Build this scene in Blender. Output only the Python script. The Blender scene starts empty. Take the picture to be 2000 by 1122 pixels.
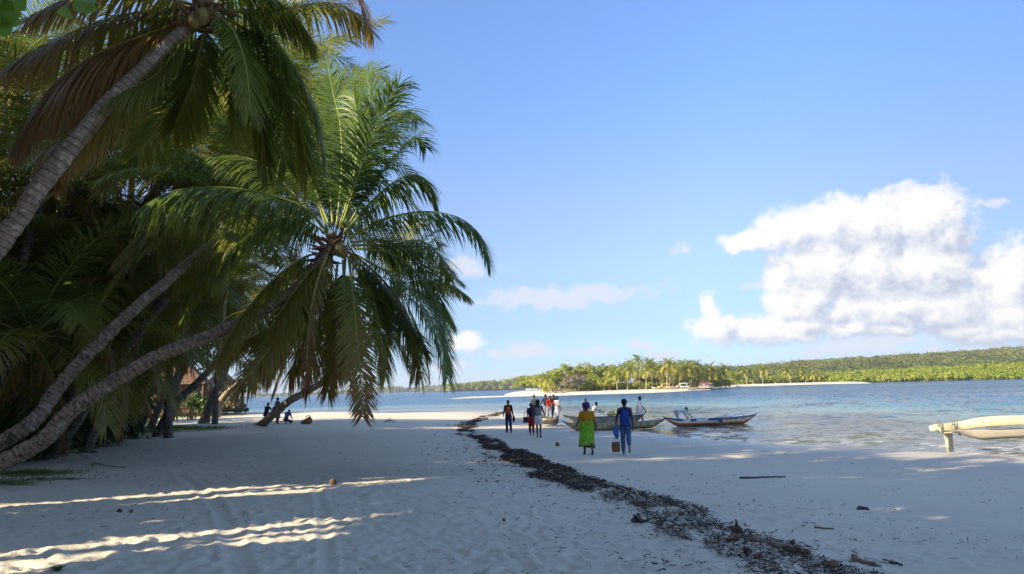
import bpy, bmesh, math, random
import numpy as np
from mathutils import Vector, Matrix

scene = bpy.context.scene
COL = scene.collection
rad = math.radians

# ------------------------------------------------------------------ camera
F_PX = 1444.0                      # focal length in pixels of the 2000 px wide photograph
CAM = np.array([0.0, 0.0, 2.4])    # z = 0 is the water level
PITCH = math.atan(196.7 / F_PX)
ROLL = math.atan(0.031)
_F = np.array([0, math.cos(PITCH), math.sin(PITCH)])
_R0 = np.array([1.0, 0, 0])
_U0 = np.array([0, -math.sin(PITCH), math.cos(PITCH)])
_R = math.cos(ROLL) * _R0 - math.sin(ROLL) * _U0
_U = math.cos(ROLL) * _U0 + math.sin(ROLL) * _R0
cd = bpy.data.cameras.new('camera')
cam = bpy.data.objects.new('camera', cd)
COL.objects.link(cam)
cam.matrix_world = Matrix(((_R[0], _U[0], -_F[0], CAM[0]), (_R[1], _U[1], -_F[1], CAM[1]),
                           (_R[2], _U[2], -_F[2], CAM[2]), (0, 0, 0, 1)))
cd.sensor_width = 36.0
cd.lens = F_PX / 2000 * 36.0
cd.clip_start = 0.1
cd.clip_end = 20000
scene.camera = cam

# ------------------------------------------------------------------ sun, sky, exposure
SUN_EL = rad(24.0)
SUN_AZ_TRAVEL = rad(33.0)          # light travels this far round from +X (right) towards +Y (away)
LDIR = np.array([math.cos(SUN_AZ_TRAVEL), math.sin(SUN_AZ_TRAVEL)])
PDIR = np.array([-LDIR[1], LDIR[0]])
sun_vec = np.array([-LDIR[0] * math.cos(SUN_EL), -LDIR[1] * math.cos(SUN_EL), math.sin(SUN_EL)])
sl = bpy.data.lights.new('sun', 'SUN')
sl.energy = 5.0
sl.angle = rad(0.55)
sl.color = (1.0, 0.86, 0.62)
so = bpy.data.objects.new('sun', sl)
so.rotation_euler = Vector(sun_vec).to_track_quat('Z', 'Y').to_euler()
so.location = (-60, -40, 60)
COL.objects.link(so)
SKY_STRENGTH = 0.120
scene.view_settings.view_transform = 'Standard'
scene.view_settings.look = 'None'
scene.view_settings.gamma = 1.0
scene.view_settings.use_curve_mapping = False
scene.view_settings.exposure = 1.36

def px_dir(px, py):
    d = _F * F_PX + _R * (px - 1000.0) - _U * (py - 561.0)
    return d / np.linalg.norm(d)

def at_y(px, py, y):               # the point seen at a pixel of the photograph, y metres ahead
    d = px_dir(px, py)
    return CAM + d * (y / d[1])

def at_z(px, py, z):
    d = px_dir(px, py)
    return CAM + d * ((z - CAM[2]) / d[2])

class NT:
    """small node-tree helper"""
    def __init__(s, tree):
        s.t = tree
    def n(s, typ, **kw):
        o = s.t.nodes.new(typ)
        for k, v in kw.items():
            setattr(o, k, v)
        return o
    def lk(s, a, b):
        s.t.links.new(a, b)
    def put(s, sock, v):
        if isinstance(v, bpy.types.NodeSocket):
            s.lk(v, sock)
        elif v is not None:
            sock.default_value = v
    def math(s, op, a, b=None, c=None, clamp=False):
        o = s.n('ShaderNodeMath', operation=op, use_clamp=clamp)
        s.put(o.inputs[0], a); s.put(o.inputs[1], b); s.put(o.inputs[2], c)
        return o.outputs[0]
    def vmath(s, op, a, b=None):
        o = s.n('ShaderNodeVectorMath', operation=op)
        s.put(o.inputs[0], a); s.put(o.inputs[1], b)
        return o.outputs[0]
    def mix(s, f, a, b, mode='MIX'):
        o = s.n('ShaderNodeMix', data_type='RGBA', blend_type=mode)
        s.put(o.inputs['Factor'], f)
        s.put(o.inputs[6], a if isinstance(a, bpy.types.NodeSocket) else (*a, 1))
        s.put(o.inputs[7], b if isinstance(b, bpy.types.NodeSocket) else (*b, 1))
        return o.outputs[2]
    def noise(s, vec, scale, detail=4, rough=0.55, dist=0.0, dim='3D'):
        o = s.n('ShaderNodeTexNoise', noise_dimensions=dim)
        s.put(o.inputs['Vector'], vec)
        o.inputs['Scale'].default_value = scale
        o.inputs['Detail'].default_value = detail
        o.inputs['Roughness'].default_value = rough
        o.inputs['Distortion'].default_value = dist
        return o
    def ramp(s, f, stops, interp='LINEAR'):
        o = s.n('ShaderNodeValToRGB')
        o.color_ramp.interpolation = interp
        e = o.color_ramp.elements
        while len(e) < len(stops):
            e.new(0.5)
        for k, (p, c) in enumerate(stops):
            e[k].position = p
            e[k].color = (*c, 1) if len(c) == 3 else c
        s.put(o.inputs[0], f)
        return o.outputs[0]
    def rng(s, v, a, b, c=0.0, d=1.0, smooth=False):
        o = s.n('ShaderNodeMapRange', clamp=True, interpolation_type='SMOOTHSTEP' if smooth else 'LINEAR')
        s.put(o.inputs[0], v)
        for k, q in zip((1, 2, 3, 4), (a, b, c, d)):
            o.inputs[k].default_value = q
        return o.outputs[0]
    def attr(s, name):
        return s.n('ShaderNodeAttribute', attribute_name=name)

# cloud puffs: pixel centre and half-size in the photograph, turned into azimuth / elevation of the sky
PUFFS = [(1462, 470, 66, 26, .9), (1540, 452, 72, 46, 1.1), (1620, 440, 85, 54, 1.15), (1700, 435, 85, 50, 1.15), (1800, 425, 92, 62, 1.2), (1852, 455, 56, 56, 1.05), (1610, 520, 90, 70, 1.2), (1700, 520, 115, 84, 1.25),
         (1800, 530, 115, 84, 1.2), (1580, 590, 56, 50, 1.1), (1665, 608, 84, 40, 1.0), (1755, 600, 110, 48, 1.2), (1850, 600, 115, 52, 1.2), (1965, 560, 88, 84, 1.25), (1985, 620, 115, 56, 1.2), (1900, 640, 90, 26, 1.1), (1950, 655, 105, 18, 1.1),
         (1384, 606, 24, 38, .9), (1402, 642, 60, 32, 1.1), (1480, 645, 70, 32, 1.1), (1560, 638, 66, 34, 1.1), (1660, 640, 70, 24, .95), (1745, 645, 80, 20, .95), (1530, 530, 56, 56, .85), (1535, 600, 50, 44, .8), (2120, 600, 130, 100, 1.1), (910, 668, 40, 27, .85)]
THIN = [(1096, 580, 190, 24, 1), (1030, 684, 66, 22, .8), (968, 694, 44, 14, .7), (1160, 688, 70, 12, .6), (1250, 674, 34, 18, .9), (1770, 382, 110, 24, .9), (1936, 402, 46, 12, .9), (900, 520, 80, 26, .6), (1290, 690, 44, 12, .5),
        (880, 715, 60, 14, .5), (1500, 556, 70, 14, .9), (1330, 486, 30, 14, .5), (1700, 675, 180, 22, .8), (1850, 690, 160, 16, .7), (1600, 690, 120, 14, .6)]

def az_el(px, py):
    d = px_dir(px, py)
    return math.degrees(math.atan2(d[0], d[1])), math.degrees(math.asin(d[2]))

def build_world():
    w = bpy.data.worlds.new('World')
    scene.world = w
    w.use_nodes = True
    t = w.node_tree
    t.nodes.clear()
    # groups: cloud thickness field over (azimuth, elevation), for the heaped bank and for the thin veils
    def make_field(name, puffs, namp, n2amp, off, warp_amt):
        g = bpy.data.node_groups.new(name, 'ShaderNodeTree')
        g.interface.new_socket('P', in_out='INPUT', socket_type='NodeSocketVector')
        g.interface.new_socket('Field', in_out='OUTPUT', socket_type='NodeSocketFloat')
        q = NT(g)
        gi = q.n('NodeGroupInput'); go = q.n('NodeGroupOutput')
        P = gi.outputs[0]
        warp = q.noise(P, 0.55, 3, .55)
        wv = q.vmath('SUBTRACT', warp.outputs['Color'], (0.5, 0.5, 0.5))
        wv = q.vmath('MULTIPLY', wv, (2.0 * warp_amt, 1.4 * warp_amt, 0))
        PW = q.vmath('ADD', P, wv)
        best = None
        for (px, py, rx, ry, wt) in puffs:
            a, e = az_el(px, py)
            a2, _ = az_el(px + rx, py); _, e2 = az_el(px, py - ry)
            v = q.vmath('SUBTRACT', PW, (a, e, 0))
            v = q.vmath('MULTIPLY', v, (1 / max(.2, abs(a2 - a)), 1 / max(.2, abs(e2 - e)), 0))
            ln = q.n('ShaderNodeVectorMath', operation='LENGTH'); q.lk(v, ln.inputs[0])
            f = q.math('SUBTRACT', 1.0, ln.outputs['Value'])
            f = q.math('MAXIMUM', f, -1.0)
            f = q.math('ADD', f, (wt - 1.0) * 0.6)
            best = f if best is None else q.math('SMOOTH_MAX', best, f, 0.3)
        n1 = q.noise(P, 0.75, 7, .58)
        n2 = q.noise(P, 2.6, 4, .55)
        s = q.math('ADD', best, q.math('MULTIPLY', q.math('SUBTRACT', n1.outputs['Fac'], .5), namp))
        s = q.math('ADD', s, q.math('MULTIPLY', q.math('SUBTRACT', n2.outputs['Fac'], .5), n2amp))
        # round billows: the ridged noise pinches the outline between them
        b1 = q.math('ABSOLUTE', q.math('SUBTRACT', q.noise(P, 1.05, 4, .5).outputs['Fac'], .5))
        s = q.math('ADD', s, q.math('MULTIPLY', b1, -.9))
        q.lk(q.math('ADD', s, off), go.inputs[0])
        return g
    g = make_field('cloud_field', PUFFS, 1.25, .24, .26, 1.0)
    gth = make_field('veil_field', THIN, 1.5, .5, .0, 1.3)
    k = NT(t)
    tc = k.n('ShaderNodeTexCoord')
    nrm = k.n('ShaderNodeVectorMath', operation='NORMALIZE'); k.lk(tc.outputs['Generated'], nrm.inputs[0])
    sp = k.n('ShaderNodeSeparateXYZ'); k.lk(nrm.outputs[0], sp.inputs[0])
    az = k.math('MULTIPLY', k.math('ARCTAN2', sp.outputs[0], sp.outputs[1]), 180 / math.pi)
    el = k.math('MULTIPLY', k.math('ARCSINE', sp.outputs[2]), 180 / math.pi)
    cx = k.n('ShaderNodeCombineXYZ'); k.lk(az, cx.inputs[0]); k.lk(el, cx.inputs[1])
    def field(off):
        o = k.n('ShaderNodeGroup'); o.node_tree = g
        k.lk(k.vmath('ADD', cx.outputs[0], off), o.inputs[0])
        return o.outputs[0]
    f0 = field((0, 0, 0)); f1 = field((-.45, .6, 0)); f2 = field((-1.5, 1.7, 0))
    alpha = k.rng(f0, 0.0, 0.62, 0, 1, True)
    g1 = k.math('MULTIPLY', k.math('SUBTRACT', f0, f1), .55)
    g2 = k.math('MULTIPLY', k.math('SUBTRACT', f0, f2), .56)
    lit = k.math('ADD', k.math('ADD', g1, g2), .57, clamp=True)
    ccol = k.ramp(lit, [(0.10, (.60, .65, .79)), (0.48, (.84, .87, .95)), (0.86, (1.10, 1.08, 1.05))])
    sky = k.n('ShaderNodeTexSky', sky_type='NISHITA', sun_disc=False)
    sky.sun_elevation = SUN_EL
    sky.sun_rotation = math.atan2(sun_vec[0], sun_vec[1])
    sky.altitude = 0; sky.air_density = 1.0; sky.dust_density = 0.35; sky.ozone_density = 2.2
    # clear tropical air: the low sky stays blue instead of yellowing
    tint = k.ramp(k.math('DIVIDE', el, 40.0, clamp=True), [(0.0, (0.348, 0.490, 0.901)), (.04, (0.316, 0.435, 0.751)), (.115, (0.371, 0.427, 0.592)), (.235, (0.545, 0.538, 0.624)),
                                                          (.355, (0.632, 0.617, 0.719)), (.545, (0.629, 0.714, 0.884)), (.71, (0.684, 0.774, 0.972)), (1.0, (1.000, 0.980, 0.980))])
    anti = k.n('ShaderNodeVectorMath', operation='DOT_PRODUCT'); k.lk(nrm.outputs[0], anti.inputs[0]); anti.inputs[1].default_value = (LDIR[0], LDIR[1], 0)
    dim = k.rng(anti.outputs['Value'], .70, 1.0, 1.0, .66, True)
    tv = k.vmath('MULTIPLY', sky.outputs[0], tint)
    sc_ = k.n('ShaderNodeVectorMath', operation='SCALE'); k.lk(tv, sc_.inputs[0]); k.lk(dim, sc_.inputs['Scale'])
    b1 = k.n('ShaderNodeBackground'); k.lk(sc_.outputs[0], b1.inputs[0]); b1.inputs[1].default_value = SKY_STRENGTH
    b2 = k.n('ShaderNodeBackground'); k.lk(ccol, b2.inputs[0]); b2.inputs[1].default_value = 0.375
    th = k.n('ShaderNodeGroup'); th.node_tree = gth; k.lk(cx.outputs[0], th.inputs[0])
    tha = k.math('MULTIPLY', k.rng(th.outputs[0], -.25, .45, 0, 1, True), .80)
    b3 = k.n('ShaderNodeBackground'); b3.inputs[0].default_value = (.80, .82, .93, 1); b3.inputs[1].default_value = 0.40
    mv = k.n('ShaderNodeMixShader'); k.lk(tha, mv.inputs[0]); k.lk(b1.outputs[0], mv.inputs[1]); k.lk(b3.outputs[0], mv.inputs[2])
    mx = k.n('ShaderNodeMixShader')
    k.lk(k.math('MULTIPLY', alpha, .96), mx.inputs[0]); k.lk(mv.outputs[0], mx.inputs[1]); k.lk(b2.outputs[0], mx.inputs[2])
    out = k.n('ShaderNodeOutputWorld'); k.lk(mx.outputs[0], out.inputs[0])
build_world()

# ------------------------------------------------------------------ object helpers
RNG = np.random.default_rng(7)

def tag(o, label=None, cat=None, group=None, kind=None):
    if label: o['label'] = label
    if cat: o['category'] = cat
    if group: o['group'] = group
    if kind: o['kind'] = kind
    return o

def mesh_np(name, V, faces, mats=(), mat_idx=None, attrs=None, smooth=True):
    """faces: list of integer arrays, each (n,k)"""
    me = bpy.data.meshes.new(name)
    V = np.asarray(V, dtype=np.float32)
    faces = [np.asarray(f, dtype=np.int32) for f in faces if len(f)]
    loops = np.concatenate([f.ravel() for f in faces])
    sizes = np.concatenate([np.full(len(f), f.shape[1], dtype=np.int32) for f in faces])
    starts = np.concatenate([[0], np.cumsum(sizes)[:-1]]).astype(np.int32)
    me.vertices.add(len(V)); me.vertices.foreach_set('co', V.ravel())
    me.loops.add(len(loops)); me.loops.foreach_set('vertex_index', loops)
    me.polygons.add(len(sizes)); me.polygons.foreach_set('loop_start', starts)
    try:
        me.polygons.foreach_set('loop_total', sizes)
    except Exception:
        pass
    if mat_idx is not None:
        me.polygons.foreach_set('material_index', np.asarray(mat_idx, dtype=np.int32))
    me.polygons.foreach_set('use_smooth', np.full(len(sizes), bool(smooth)))
    for m in mats:
        me.materials.append(m)
    for k, a in (attrs or {}).items():
        at = me.attributes.new(k, 'FLOAT', 'POINT')
        at.data.foreach_set('value', np.asarray(a, dtype=np.float32))
    me.update(calc_edges=True)
    return me

def obj(name, me, parent=None, loc=None):
    o = bpy.data.objects.new(name, me)
    COL.objects.link(o)
    if parent is not None:
        o.parent = parent
    if loc is not None:
        o.location = loc
    return o

def empty(name, loc, label, cat, group=None, rz=0.0):
    o = bpy.data.objects.new(name, None)
    o.location = [float(c) for c in loc]
    o.rotation_euler = (0, 0, rz)
    o.empty_display_size = 0.2
    COL.objects.link(o)
    return tag(o, label, cat, group)

def copy_thing(src, loc, rz, label, group=None, scale=1.0):
    r = src.copy(); COL.objects.link(r)
    r.location = [float(c) for c in loc]; r.rotation_euler = (0, 0, rz); r.scale = (scale,) * 3
    r['label'] = label
    if group: r['group'] = group
    for ch in src.children:
        c = ch.copy(); COL.objects.link(c); c.parent = r
        for g2 in ch.children:
            d = g2.copy(); COL.objects.link(d); d.parent = c
    return r

class MB:
    """collects numpy pieces into one mesh"""
    def __init__(s):
        s.V = []; s.F = {}; s.n = 0; s.M = {}; s.A = []
    def add(s, V, F, m=0, a=None):
        V = np.asarray(V, float)
        for f in (F if isinstance(F, list) else [F]):
            f = np.asarray(f, int)
            if len(f) == 0: continue
            k = f.shape[1]
            s.F.setdefault(k, []).append(f + s.n)
            s.M.setdefault(k, []).append(np.full(len(f), m))
        s.V.append(V); s.n += len(V)
        s.A.append(np.zeros(len(V)) if a is None else np.broadcast_to(a, (len(V),)))
        return s
    def mesh(s, name, mats, smooth=True, attr=None, xf=None):
        V = np.concatenate(s.V)
        if xf is not None: V = xf(V)
        ks = sorted(s.F)
        return mesh_np(name, V, [np.concatenate(s.F[k]) for k in ks], mats,
                       np.concatenate([np.concatenate(s.M[k]) for k in ks]),
                       {attr: np.concatenate(s.A)} if attr else None, smooth)

def unit(v):
    v = np.asarray(v, float)
    return v / np.maximum(1e-9, np.linalg.norm(v, axis=-1, keepdims=True))

def resample(P, n):
    """smooth resampling (Catmull-Rom) of a polyline to n points"""
    P = np.asarray(P, float)
    if len(P) == 2:
        return P[0] + (P[1] - P[0]) * np.linspace(0, 1, n)[:, None]
    Q = np.vstack([2 * P[0] - P[1], P, 2 * P[-1] - P[-2]])
    out = []
    for i in range(len(P) - 1):
        p0, p1, p2, p3 = Q[i], Q[i + 1], Q[i + 2], Q[i + 3]
        t = np.linspace(0, 1, 24, endpoint=False)[:, None]
        out.append(.5 * ((2 * p1) + (-p0 + p2) * t + (2 * p0 - 5 * p1 + 4 * p2 - p3) * t**2 + (-p0 + 3 * p1 - 3 * p2 + p3) * t**3))
    C = np.vstack(out + [P[-1:]])
    s = np.concatenate([[0], np.cumsum(np.linalg.norm(np.diff(C, axis=0), axis=1))])
    u = np.linspace(0, s[-1], n)
    return np.stack([np.interp(u, s, C[:, k]) for k in range(3)], 1)

def frames(P):
    T = unit(np.gradient(P, axis=0))
    N = np.zeros_like(P)
    up = np.array([0, 0, 1.0])
    n0 = up - T[0] * T[0].dot(up)
    if np.linalg.norm(n0) < .15:
        n0 = np.array([0, -1.0, 0]) - T[0] * T[0].dot([0, -1.0, 0])
    n0 = unit(n0); N[0] = n0
    for i in range(1, len(P)):
        n = N[i - 1] - T[i] * N[i - 1].dot(T[i])
        N[i] = unit(n)
    return T, N, np.cross(T, N)

def tube(P, R, sides=8, cap=True, ell=1.0):
    """tube along P with radii R; returns V, [quads, tris]"""
    P = np.asarray(P, float); R = np.broadcast_to(np.asarray(R, float), (len(P),))
    T, N, S = frames(P)
    a = np.linspace(0, 2 * math.pi, sides, endpoint=False)
    V = P[:, None, :] + R[:, None, None] * (np.cos(a)[None, :, None] * N[:, None, :] + ell * np.sin(a)[None, :, None] * S[:, None, :])
    V = V.reshape(-1, 3)
    n = len(P)
    i = np.arange(n - 1)[:, None] * sides; j = np.arange(sides)[None, :]; j2 = (j + 1) % sides
    q = np.stack([i + j, i + j2, i + sides + j2, i + sides + j], -1).reshape(-1, 4)
    fs = [q]
    if cap:
        V = np.vstack([V, P[0], P[-1]])
        b = n * sides
        jj = np.arange(sides)
        fs.append(np.stack([np.full(sides, b), (jj + 1) % sides, jj], 1))
        fs.append(np.stack([np.full(sides, b + 1), (n - 1) * sides + jj, (n - 1) * sides + (jj + 1) % sides], 1))
    return V, fs

def ellipsoid(c, r, nu=12, nv=8):
    u = np.linspace(0, 2 * math.pi, nu, endpoint=False); v = np.linspace(0, math.pi, nv + 1)[1:-1]
    V = [np.array([0, 0, 1.0])]
    for b in v:
        V += [np.array([math.sin(b) * math.cos(a), math.sin(b) * math.sin(a), math.cos(b)]) for a in u]
    V.append(np.array([0, 0, -1.0]))
    V = np.array(V) * np.asarray(r, float) + np.asarray(c, float)
    q, t = [], []
    m = nv - 1
    for j in range(nu):
        t.append((0, 1 + j, 1 + (j + 1) % nu))
        t.append((len(V) - 1, 1 + (m - 1) * nu + (j + 1) % nu, 1 + (m - 1) * nu + j))
        for i in range(m - 1):
            q.append((1 + i * nu + j, 1 + (i + 1) * nu + j, 1 + (i + 1) * nu + (j + 1) % nu, 1 + i * nu + (j + 1) % nu))
    return V, [np.array(q).reshape(-1, 4), np.array(t)]

def box(c, s, rz=0.0):
    x, y, z = np.array(s, float) / 2
    V = np.array([(a * x, b * y, d * z) for a in (-1, 1) for b in (-1, 1) for d in (-1, 1)])
    ca, sa = math.cos(rz), math.sin(rz)
    V = V @ np.array([[ca, sa, 0], [-sa, ca, 0], [0, 0, 1]]) + np.asarray(c, float)
    return V, [np.array([(0, 1, 3, 2), (4, 6, 7, 5), (0, 4, 5, 1), (2, 3, 7, 6), (0, 2, 6, 4), (1, 5, 7, 3)])]

# ------------------------------------------------------------------ value noise
_PERM = RNG.random((256, 256))
def vnoise(x, y):
    xi = np.floor(x).astype(int); yi = np.floor(y).astype(int)
    fx = x - xi; fy = y - yi
    fx = fx * fx * (3 - 2 * fx); fy = fy * fy * (3 - 2 * fy)
    a = _PERM[xi & 255, yi & 255]; b = _PERM[(xi + 1) & 255, yi & 255]
    c = _PERM[xi & 255, (yi + 1) & 255]; d = _PERM[(xi + 1) & 255, (yi + 1) & 255]
    return (a * (1 - fx) + b * fx) * (1 - fy) + (c * (1 - fx) + d * fx) * fy
def fbm(x, y, oct=4, gain=.5):
    s = 0; a = 1; tot = 0
    for k in range(oct):
        s = s + a * vnoise(x * 2**k + 17.3 * k, y * 2**k + 9.1 * k); tot += a; a *= gain
    return s / tot
# ------------------------------------------------------------------ materials
def new_mat(name):
    m = bpy.data.materials.new(name); m.use_nodes = True
    m.node_tree.nodes.clear()
    k = NT(m.node_tree)
    out = k.n('ShaderNodeOutputMaterial')
    return m, k, out

def principled(k, out, col, rough=.7, spec=.3, bump=None, bump_str=.3, bump_dist=.02, **extra):
    p = k.n('ShaderNodeBsdfPrincipled')
    k.put(p.inputs['Base Color'], col if isinstance(col, bpy.types.NodeSocket) else (*col, 1))
    k.put(p.inputs['Roughness'], rough)
    k.put(p.inputs['Specular IOR Level'], spec)
    if bump is not None:
        b = k.n('ShaderNodeBump'); b.inputs['Strength'].default_value = bump_str; b.inputs['Distance'].default_value = bump_dist
        k.lk(bump, b.inputs['Height']); k.lk(b.outputs[0], p.inputs['Normal'])
    k.lk(p.outputs[0], out.inputs[0])
    return p

def simple(name, col, rough=.75, spec=.25, var=.25, scale=6.0, bump_str=.25, bump_dist=.01, stretch=None):
    m, k, out = new_mat(name)
    tc = k.n('ShaderNodeTexCoord').outputs['Object']
    if stretch: tc = k.vmath('MULTIPLY', tc, stretch)
    n = k.noise(tc, scale, 5, .6)
    lo = tuple(c * (1 - var) for c in col); hi = tuple(min(1, c * (1 + var)) for c in col)
    c = k.mix(k.rng(n.outputs['Fac'], .3, .7), lo, hi)
    principled(k, out, c, rough, spec, n.outputs['Fac'], bump_str, bump_dist)
    return m

def mat_sand():
    m, k, out = new_mat('sand')
    pos = k.n('ShaderNodeNewGeometry').outputs['Position']
    n1 = k.noise(pos, .5, 4); n2 = k.noise(pos, 9, 5, .65); n3 = k.noise(pos, 60, 3, .6)
    c = k.mix(k.rng(n1.outputs['Fac'], .3, .7), (.64, .555, .425), (.72, .63, .49))
    c = k.mix(k.rng(n2.outputs['Fac'], .25, .75, 0, .6), c, (.59, .52, .42))
    c = k.mix(k.rng(n3.outputs['Fac'], .3, .8, 0, .35), c, (.76, .69, .57))
    # scattered dark flecks of leaf and weed
    vs = k.vmath('MULTIPLY', pos, (1.0, 1.6, 1))
    fl = k.noise(vs, 11, 3, .7)
    dens = k.noise(pos, .8, 3)
    fk = k.math('SUBTRACT', fl.outputs['Fac'], k.rng(dens.outputs['Fac'], .3, .7, .76, .66))
    wr = k.attr('wrack').outputs['Fac']
    fk = k.math('ADD', fk, k.math('MULTIPLY', wr, .24))
    c = k.mix(k.rng(fk, 0, .05, 0, .6), c, (.10, .085, .065))
    wet = k.attr('wet').outputs['Fac']
    wn = k.noise(vs, .9, 4)
    wetf = k.math('MULTIPLY', wet, k.rng(wn.outputs['Fac'], .25, .6, .75, 1), clamp=True)
    c = k.mix(k.math('MULTIPLY', wetf, .78), c, (.33, .295, .25))
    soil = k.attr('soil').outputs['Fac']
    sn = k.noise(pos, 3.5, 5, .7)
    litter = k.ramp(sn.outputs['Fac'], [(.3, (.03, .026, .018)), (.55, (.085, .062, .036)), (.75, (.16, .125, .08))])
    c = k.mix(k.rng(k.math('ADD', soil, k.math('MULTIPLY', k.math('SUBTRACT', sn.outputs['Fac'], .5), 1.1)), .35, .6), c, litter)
    gr = k.attr('grass').outputs['Fac']
    gn = k.noise(vs, 2.6, 6, .7)
    gm = k.rng(k.math('ADD', gr, k.math('MULTIPLY', k.math('SUBTRACT', gn.outputs['Fac'], .5), 1.6)), .42, .7, 0, .9)
    c = k.mix(gm, c, (.095, .15, .03))
    rough = k.rng(wetf, 0, 1, .95, .30)
    h = k.math('ADD', k.math('MULTIPLY', n2.outputs['Fac'], .6), k.math('MULTIPLY', n3.outputs['Fac'], .25))
    b = k.n('ShaderNodeBump'); b.inputs['Distance'].default_value = .03
    k.lk(k.rng(wet, 0, 1, 1.0, .12), b.inputs['Strength']); k.lk(h, b.inputs['Height'])
    p = principled(k, out, c, rough, .25)
    k.lk(b.outputs[0], p.inputs['Normal'])
    return m

def mat_water():
    m, k, out = new_mat('sea_water')
    geo = k.n('ShaderNodeNewGeometry').outputs['Position']
    depth = k.attr('depth').outputs['Fac']
    dist = k.attr('range').outputs['Fac']
    s1 = k.vmath('MULTIPLY', geo, (.75, 1.0, 1))
    a = k.noise(s1, 2.4, 3, .6, .3); b_ = k.noise(s1, .55, 3, .6, .3); big = k.noise(k.vmath('MULTIPLY', geo, (.35, 1.4, 1)), .035, 4, .6)
    gust = k.noise(k.vmath('MULTIPLY', geo, (.3, 1.0, 1)), .09, 4, .65)
    # ripple slopes straight from the noise vectors, so that they keep their size in the distance
    t1 = k.vmath('MULTIPLY', k.vmath('SUBTRACT', a.outputs['Color'], (.5, .5, .5)), (1.3, 1.9, 0))
    t2 = k.vmath('MULTIPLY', k.vmath('SUBTRACT', b_.outputs['Color'], (.5, .5, .5)), (.9, 1.4, 0))
    st = k.math('MULTIPLY', k.rng(depth, .0, .4, .12, 1.0), k.rng(gust.outputs['Fac'], .3, .7, .45, 1.25))
    sc_ = k.n('ShaderNodeVectorMath', operation='SCALE'); k.lk(k.vmath('ADD', t1, t2), sc_.inputs[0]); k.lk(st, sc_.inputs['Scale'])
    nv = k.vmath('ADD', k.n('ShaderNodeNewGeometry').outputs['Normal'], sc_.outputs[0])
    bm = k.n('ShaderNodeVectorMath', operation='NORMALIZE'); k.lk(nv, bm.inputs[0])
    dd = k.math('ADD', depth, k.math('MULTIPLY', k.math('SUBTRACT', big.outputs['Fac'], .5), k.rng(depth, .2, 2, 0, 2.2)))
    col = k.ramp(k.math('DIVIDE', dd, 4.0), [(.0, (.30, .32, .26)), (.07, (.20, .30, .29)), (.18, (.10, .22, .28)), (.38, (.026, .115, .235)), (.8, (.012, .080, .20))])
    bd = k.n('ShaderNodeBsdfDiffuse'); k.lk(col, bd.inputs[0]); k.lk(bm.outputs[0], bd.inputs['Normal'])
    bg = k.n('ShaderNodeBsdfGlossy'); bg.inputs['Roughness'].default_value = .12; k.lk(bm.outputs[0], bg.inputs['Normal'])
    bf = k.n('ShaderNodeFresnel'); bf.inputs[0].default_value = 1.33; k.lk(bm.outputs[0], bf.inputs['Normal'])
    p = k.n('ShaderNodeMixShader'); k.lk(k.math('MULTIPLY', bf.outputs[0], .92), p.inputs[0]); k.lk(bd.outputs[0], p.inputs[1]); k.lk(bg.outputs[0], p.inputs[2])
    # foam lace where the water thins out
    fn = k.noise(k.vmath('MULTIPLY', geo, (.7, 1.5, 1)), 2.2, 6, .7, .8)
    foam = k.math('MULTIPLY', k.rng(fn.outputs['Fac'], .50, .60), k.rng(depth, .02, .17, 1, 0))
    df = k.n('ShaderNodeBsdfDiffuse'); df.inputs[0].default_value = (.75, .76, .77, 1)
    m1 = k.n('ShaderNodeMixShader'); k.lk(k.math('MULTIPLY', foam, .75), m1.inputs[0]); k.lk(p.outputs[0], m1.inputs[1]); k.lk(df.outputs[0], m1.inputs[2])
    # clear shallow water: sand seen through with a mirror film
    tr = k.n('ShaderNodeBsdfTransparent'); tr.inputs[0].default_value = (.86, .90, .88, 1)
    gl = k.n('ShaderNodeBsdfGlossy'); gl.inputs['Roughness'].default_value = .08; k.lk(bm.outputs[0], gl.inputs['Normal'])
    fr = k.n('ShaderNodeFresnel'); fr.inputs[0].default_value = 1.33; k.lk(bm.outputs[0], fr.inputs['Normal'])
    m2 = k.n('ShaderNodeMixShader'); k.lk(fr.outputs[0], m2.inputs[0]); k.lk(tr.outputs[0], m2.inputs[1]); k.lk(gl.outputs[0], m2.inputs[2])
    m3 = k.n('ShaderNodeMixShader'); k.lk(k.math('MAXIMUM', k.rng(depth, .02, .40, 0, 1, True), k.math('MULTIPLY', foam, .85)), m3.inputs[0]); k.lk(m2.outputs[0], m3.inputs[1]); k.lk(m1.outputs[0], m3.inputs[2])
    k.lk(m3.outputs[0], out.inputs[0])
    return m

def mat_leaf(name, stops, trans=.35, rough=.42, attr='age', objvar=.0, spec=.35):
    """foliage: colour by leaf age, with light passing through"""
    m, k, out = new_mat(name)
    at = k.attr(attr).outputs['Fac']
    oi = k.n('ShaderNodeObjectInfo').outputs['Random']
    v = k.math('ADD', at, k.math('MULTIPLY', k.math('SUBTRACT', oi, .5), objvar))
    c = k.ramp(v, stops)
    p = k.n('ShaderNodeBsdfPrincipled'); k.lk(c, p.inputs['Base Color'])
    p.inputs['Roughness'].default_value = rough; p.inputs['Specular IOR Level'].default_value = spec
    tl = k.n('ShaderNodeBsdfTranslucent')
    k.lk(k.mix(.5, c, (.75, .85, .25), 'MULTIPLY') if False else c, tl.inputs[0])
    mx = k.n('ShaderNodeMixShader'); mx.inputs[0].default_value = trans
    k.lk(p.outputs[0], mx.inputs[1]); k.lk(tl.outputs[0], mx.inputs[2]); k.lk(mx.outputs[0], out.inputs[0])
    return m

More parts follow.
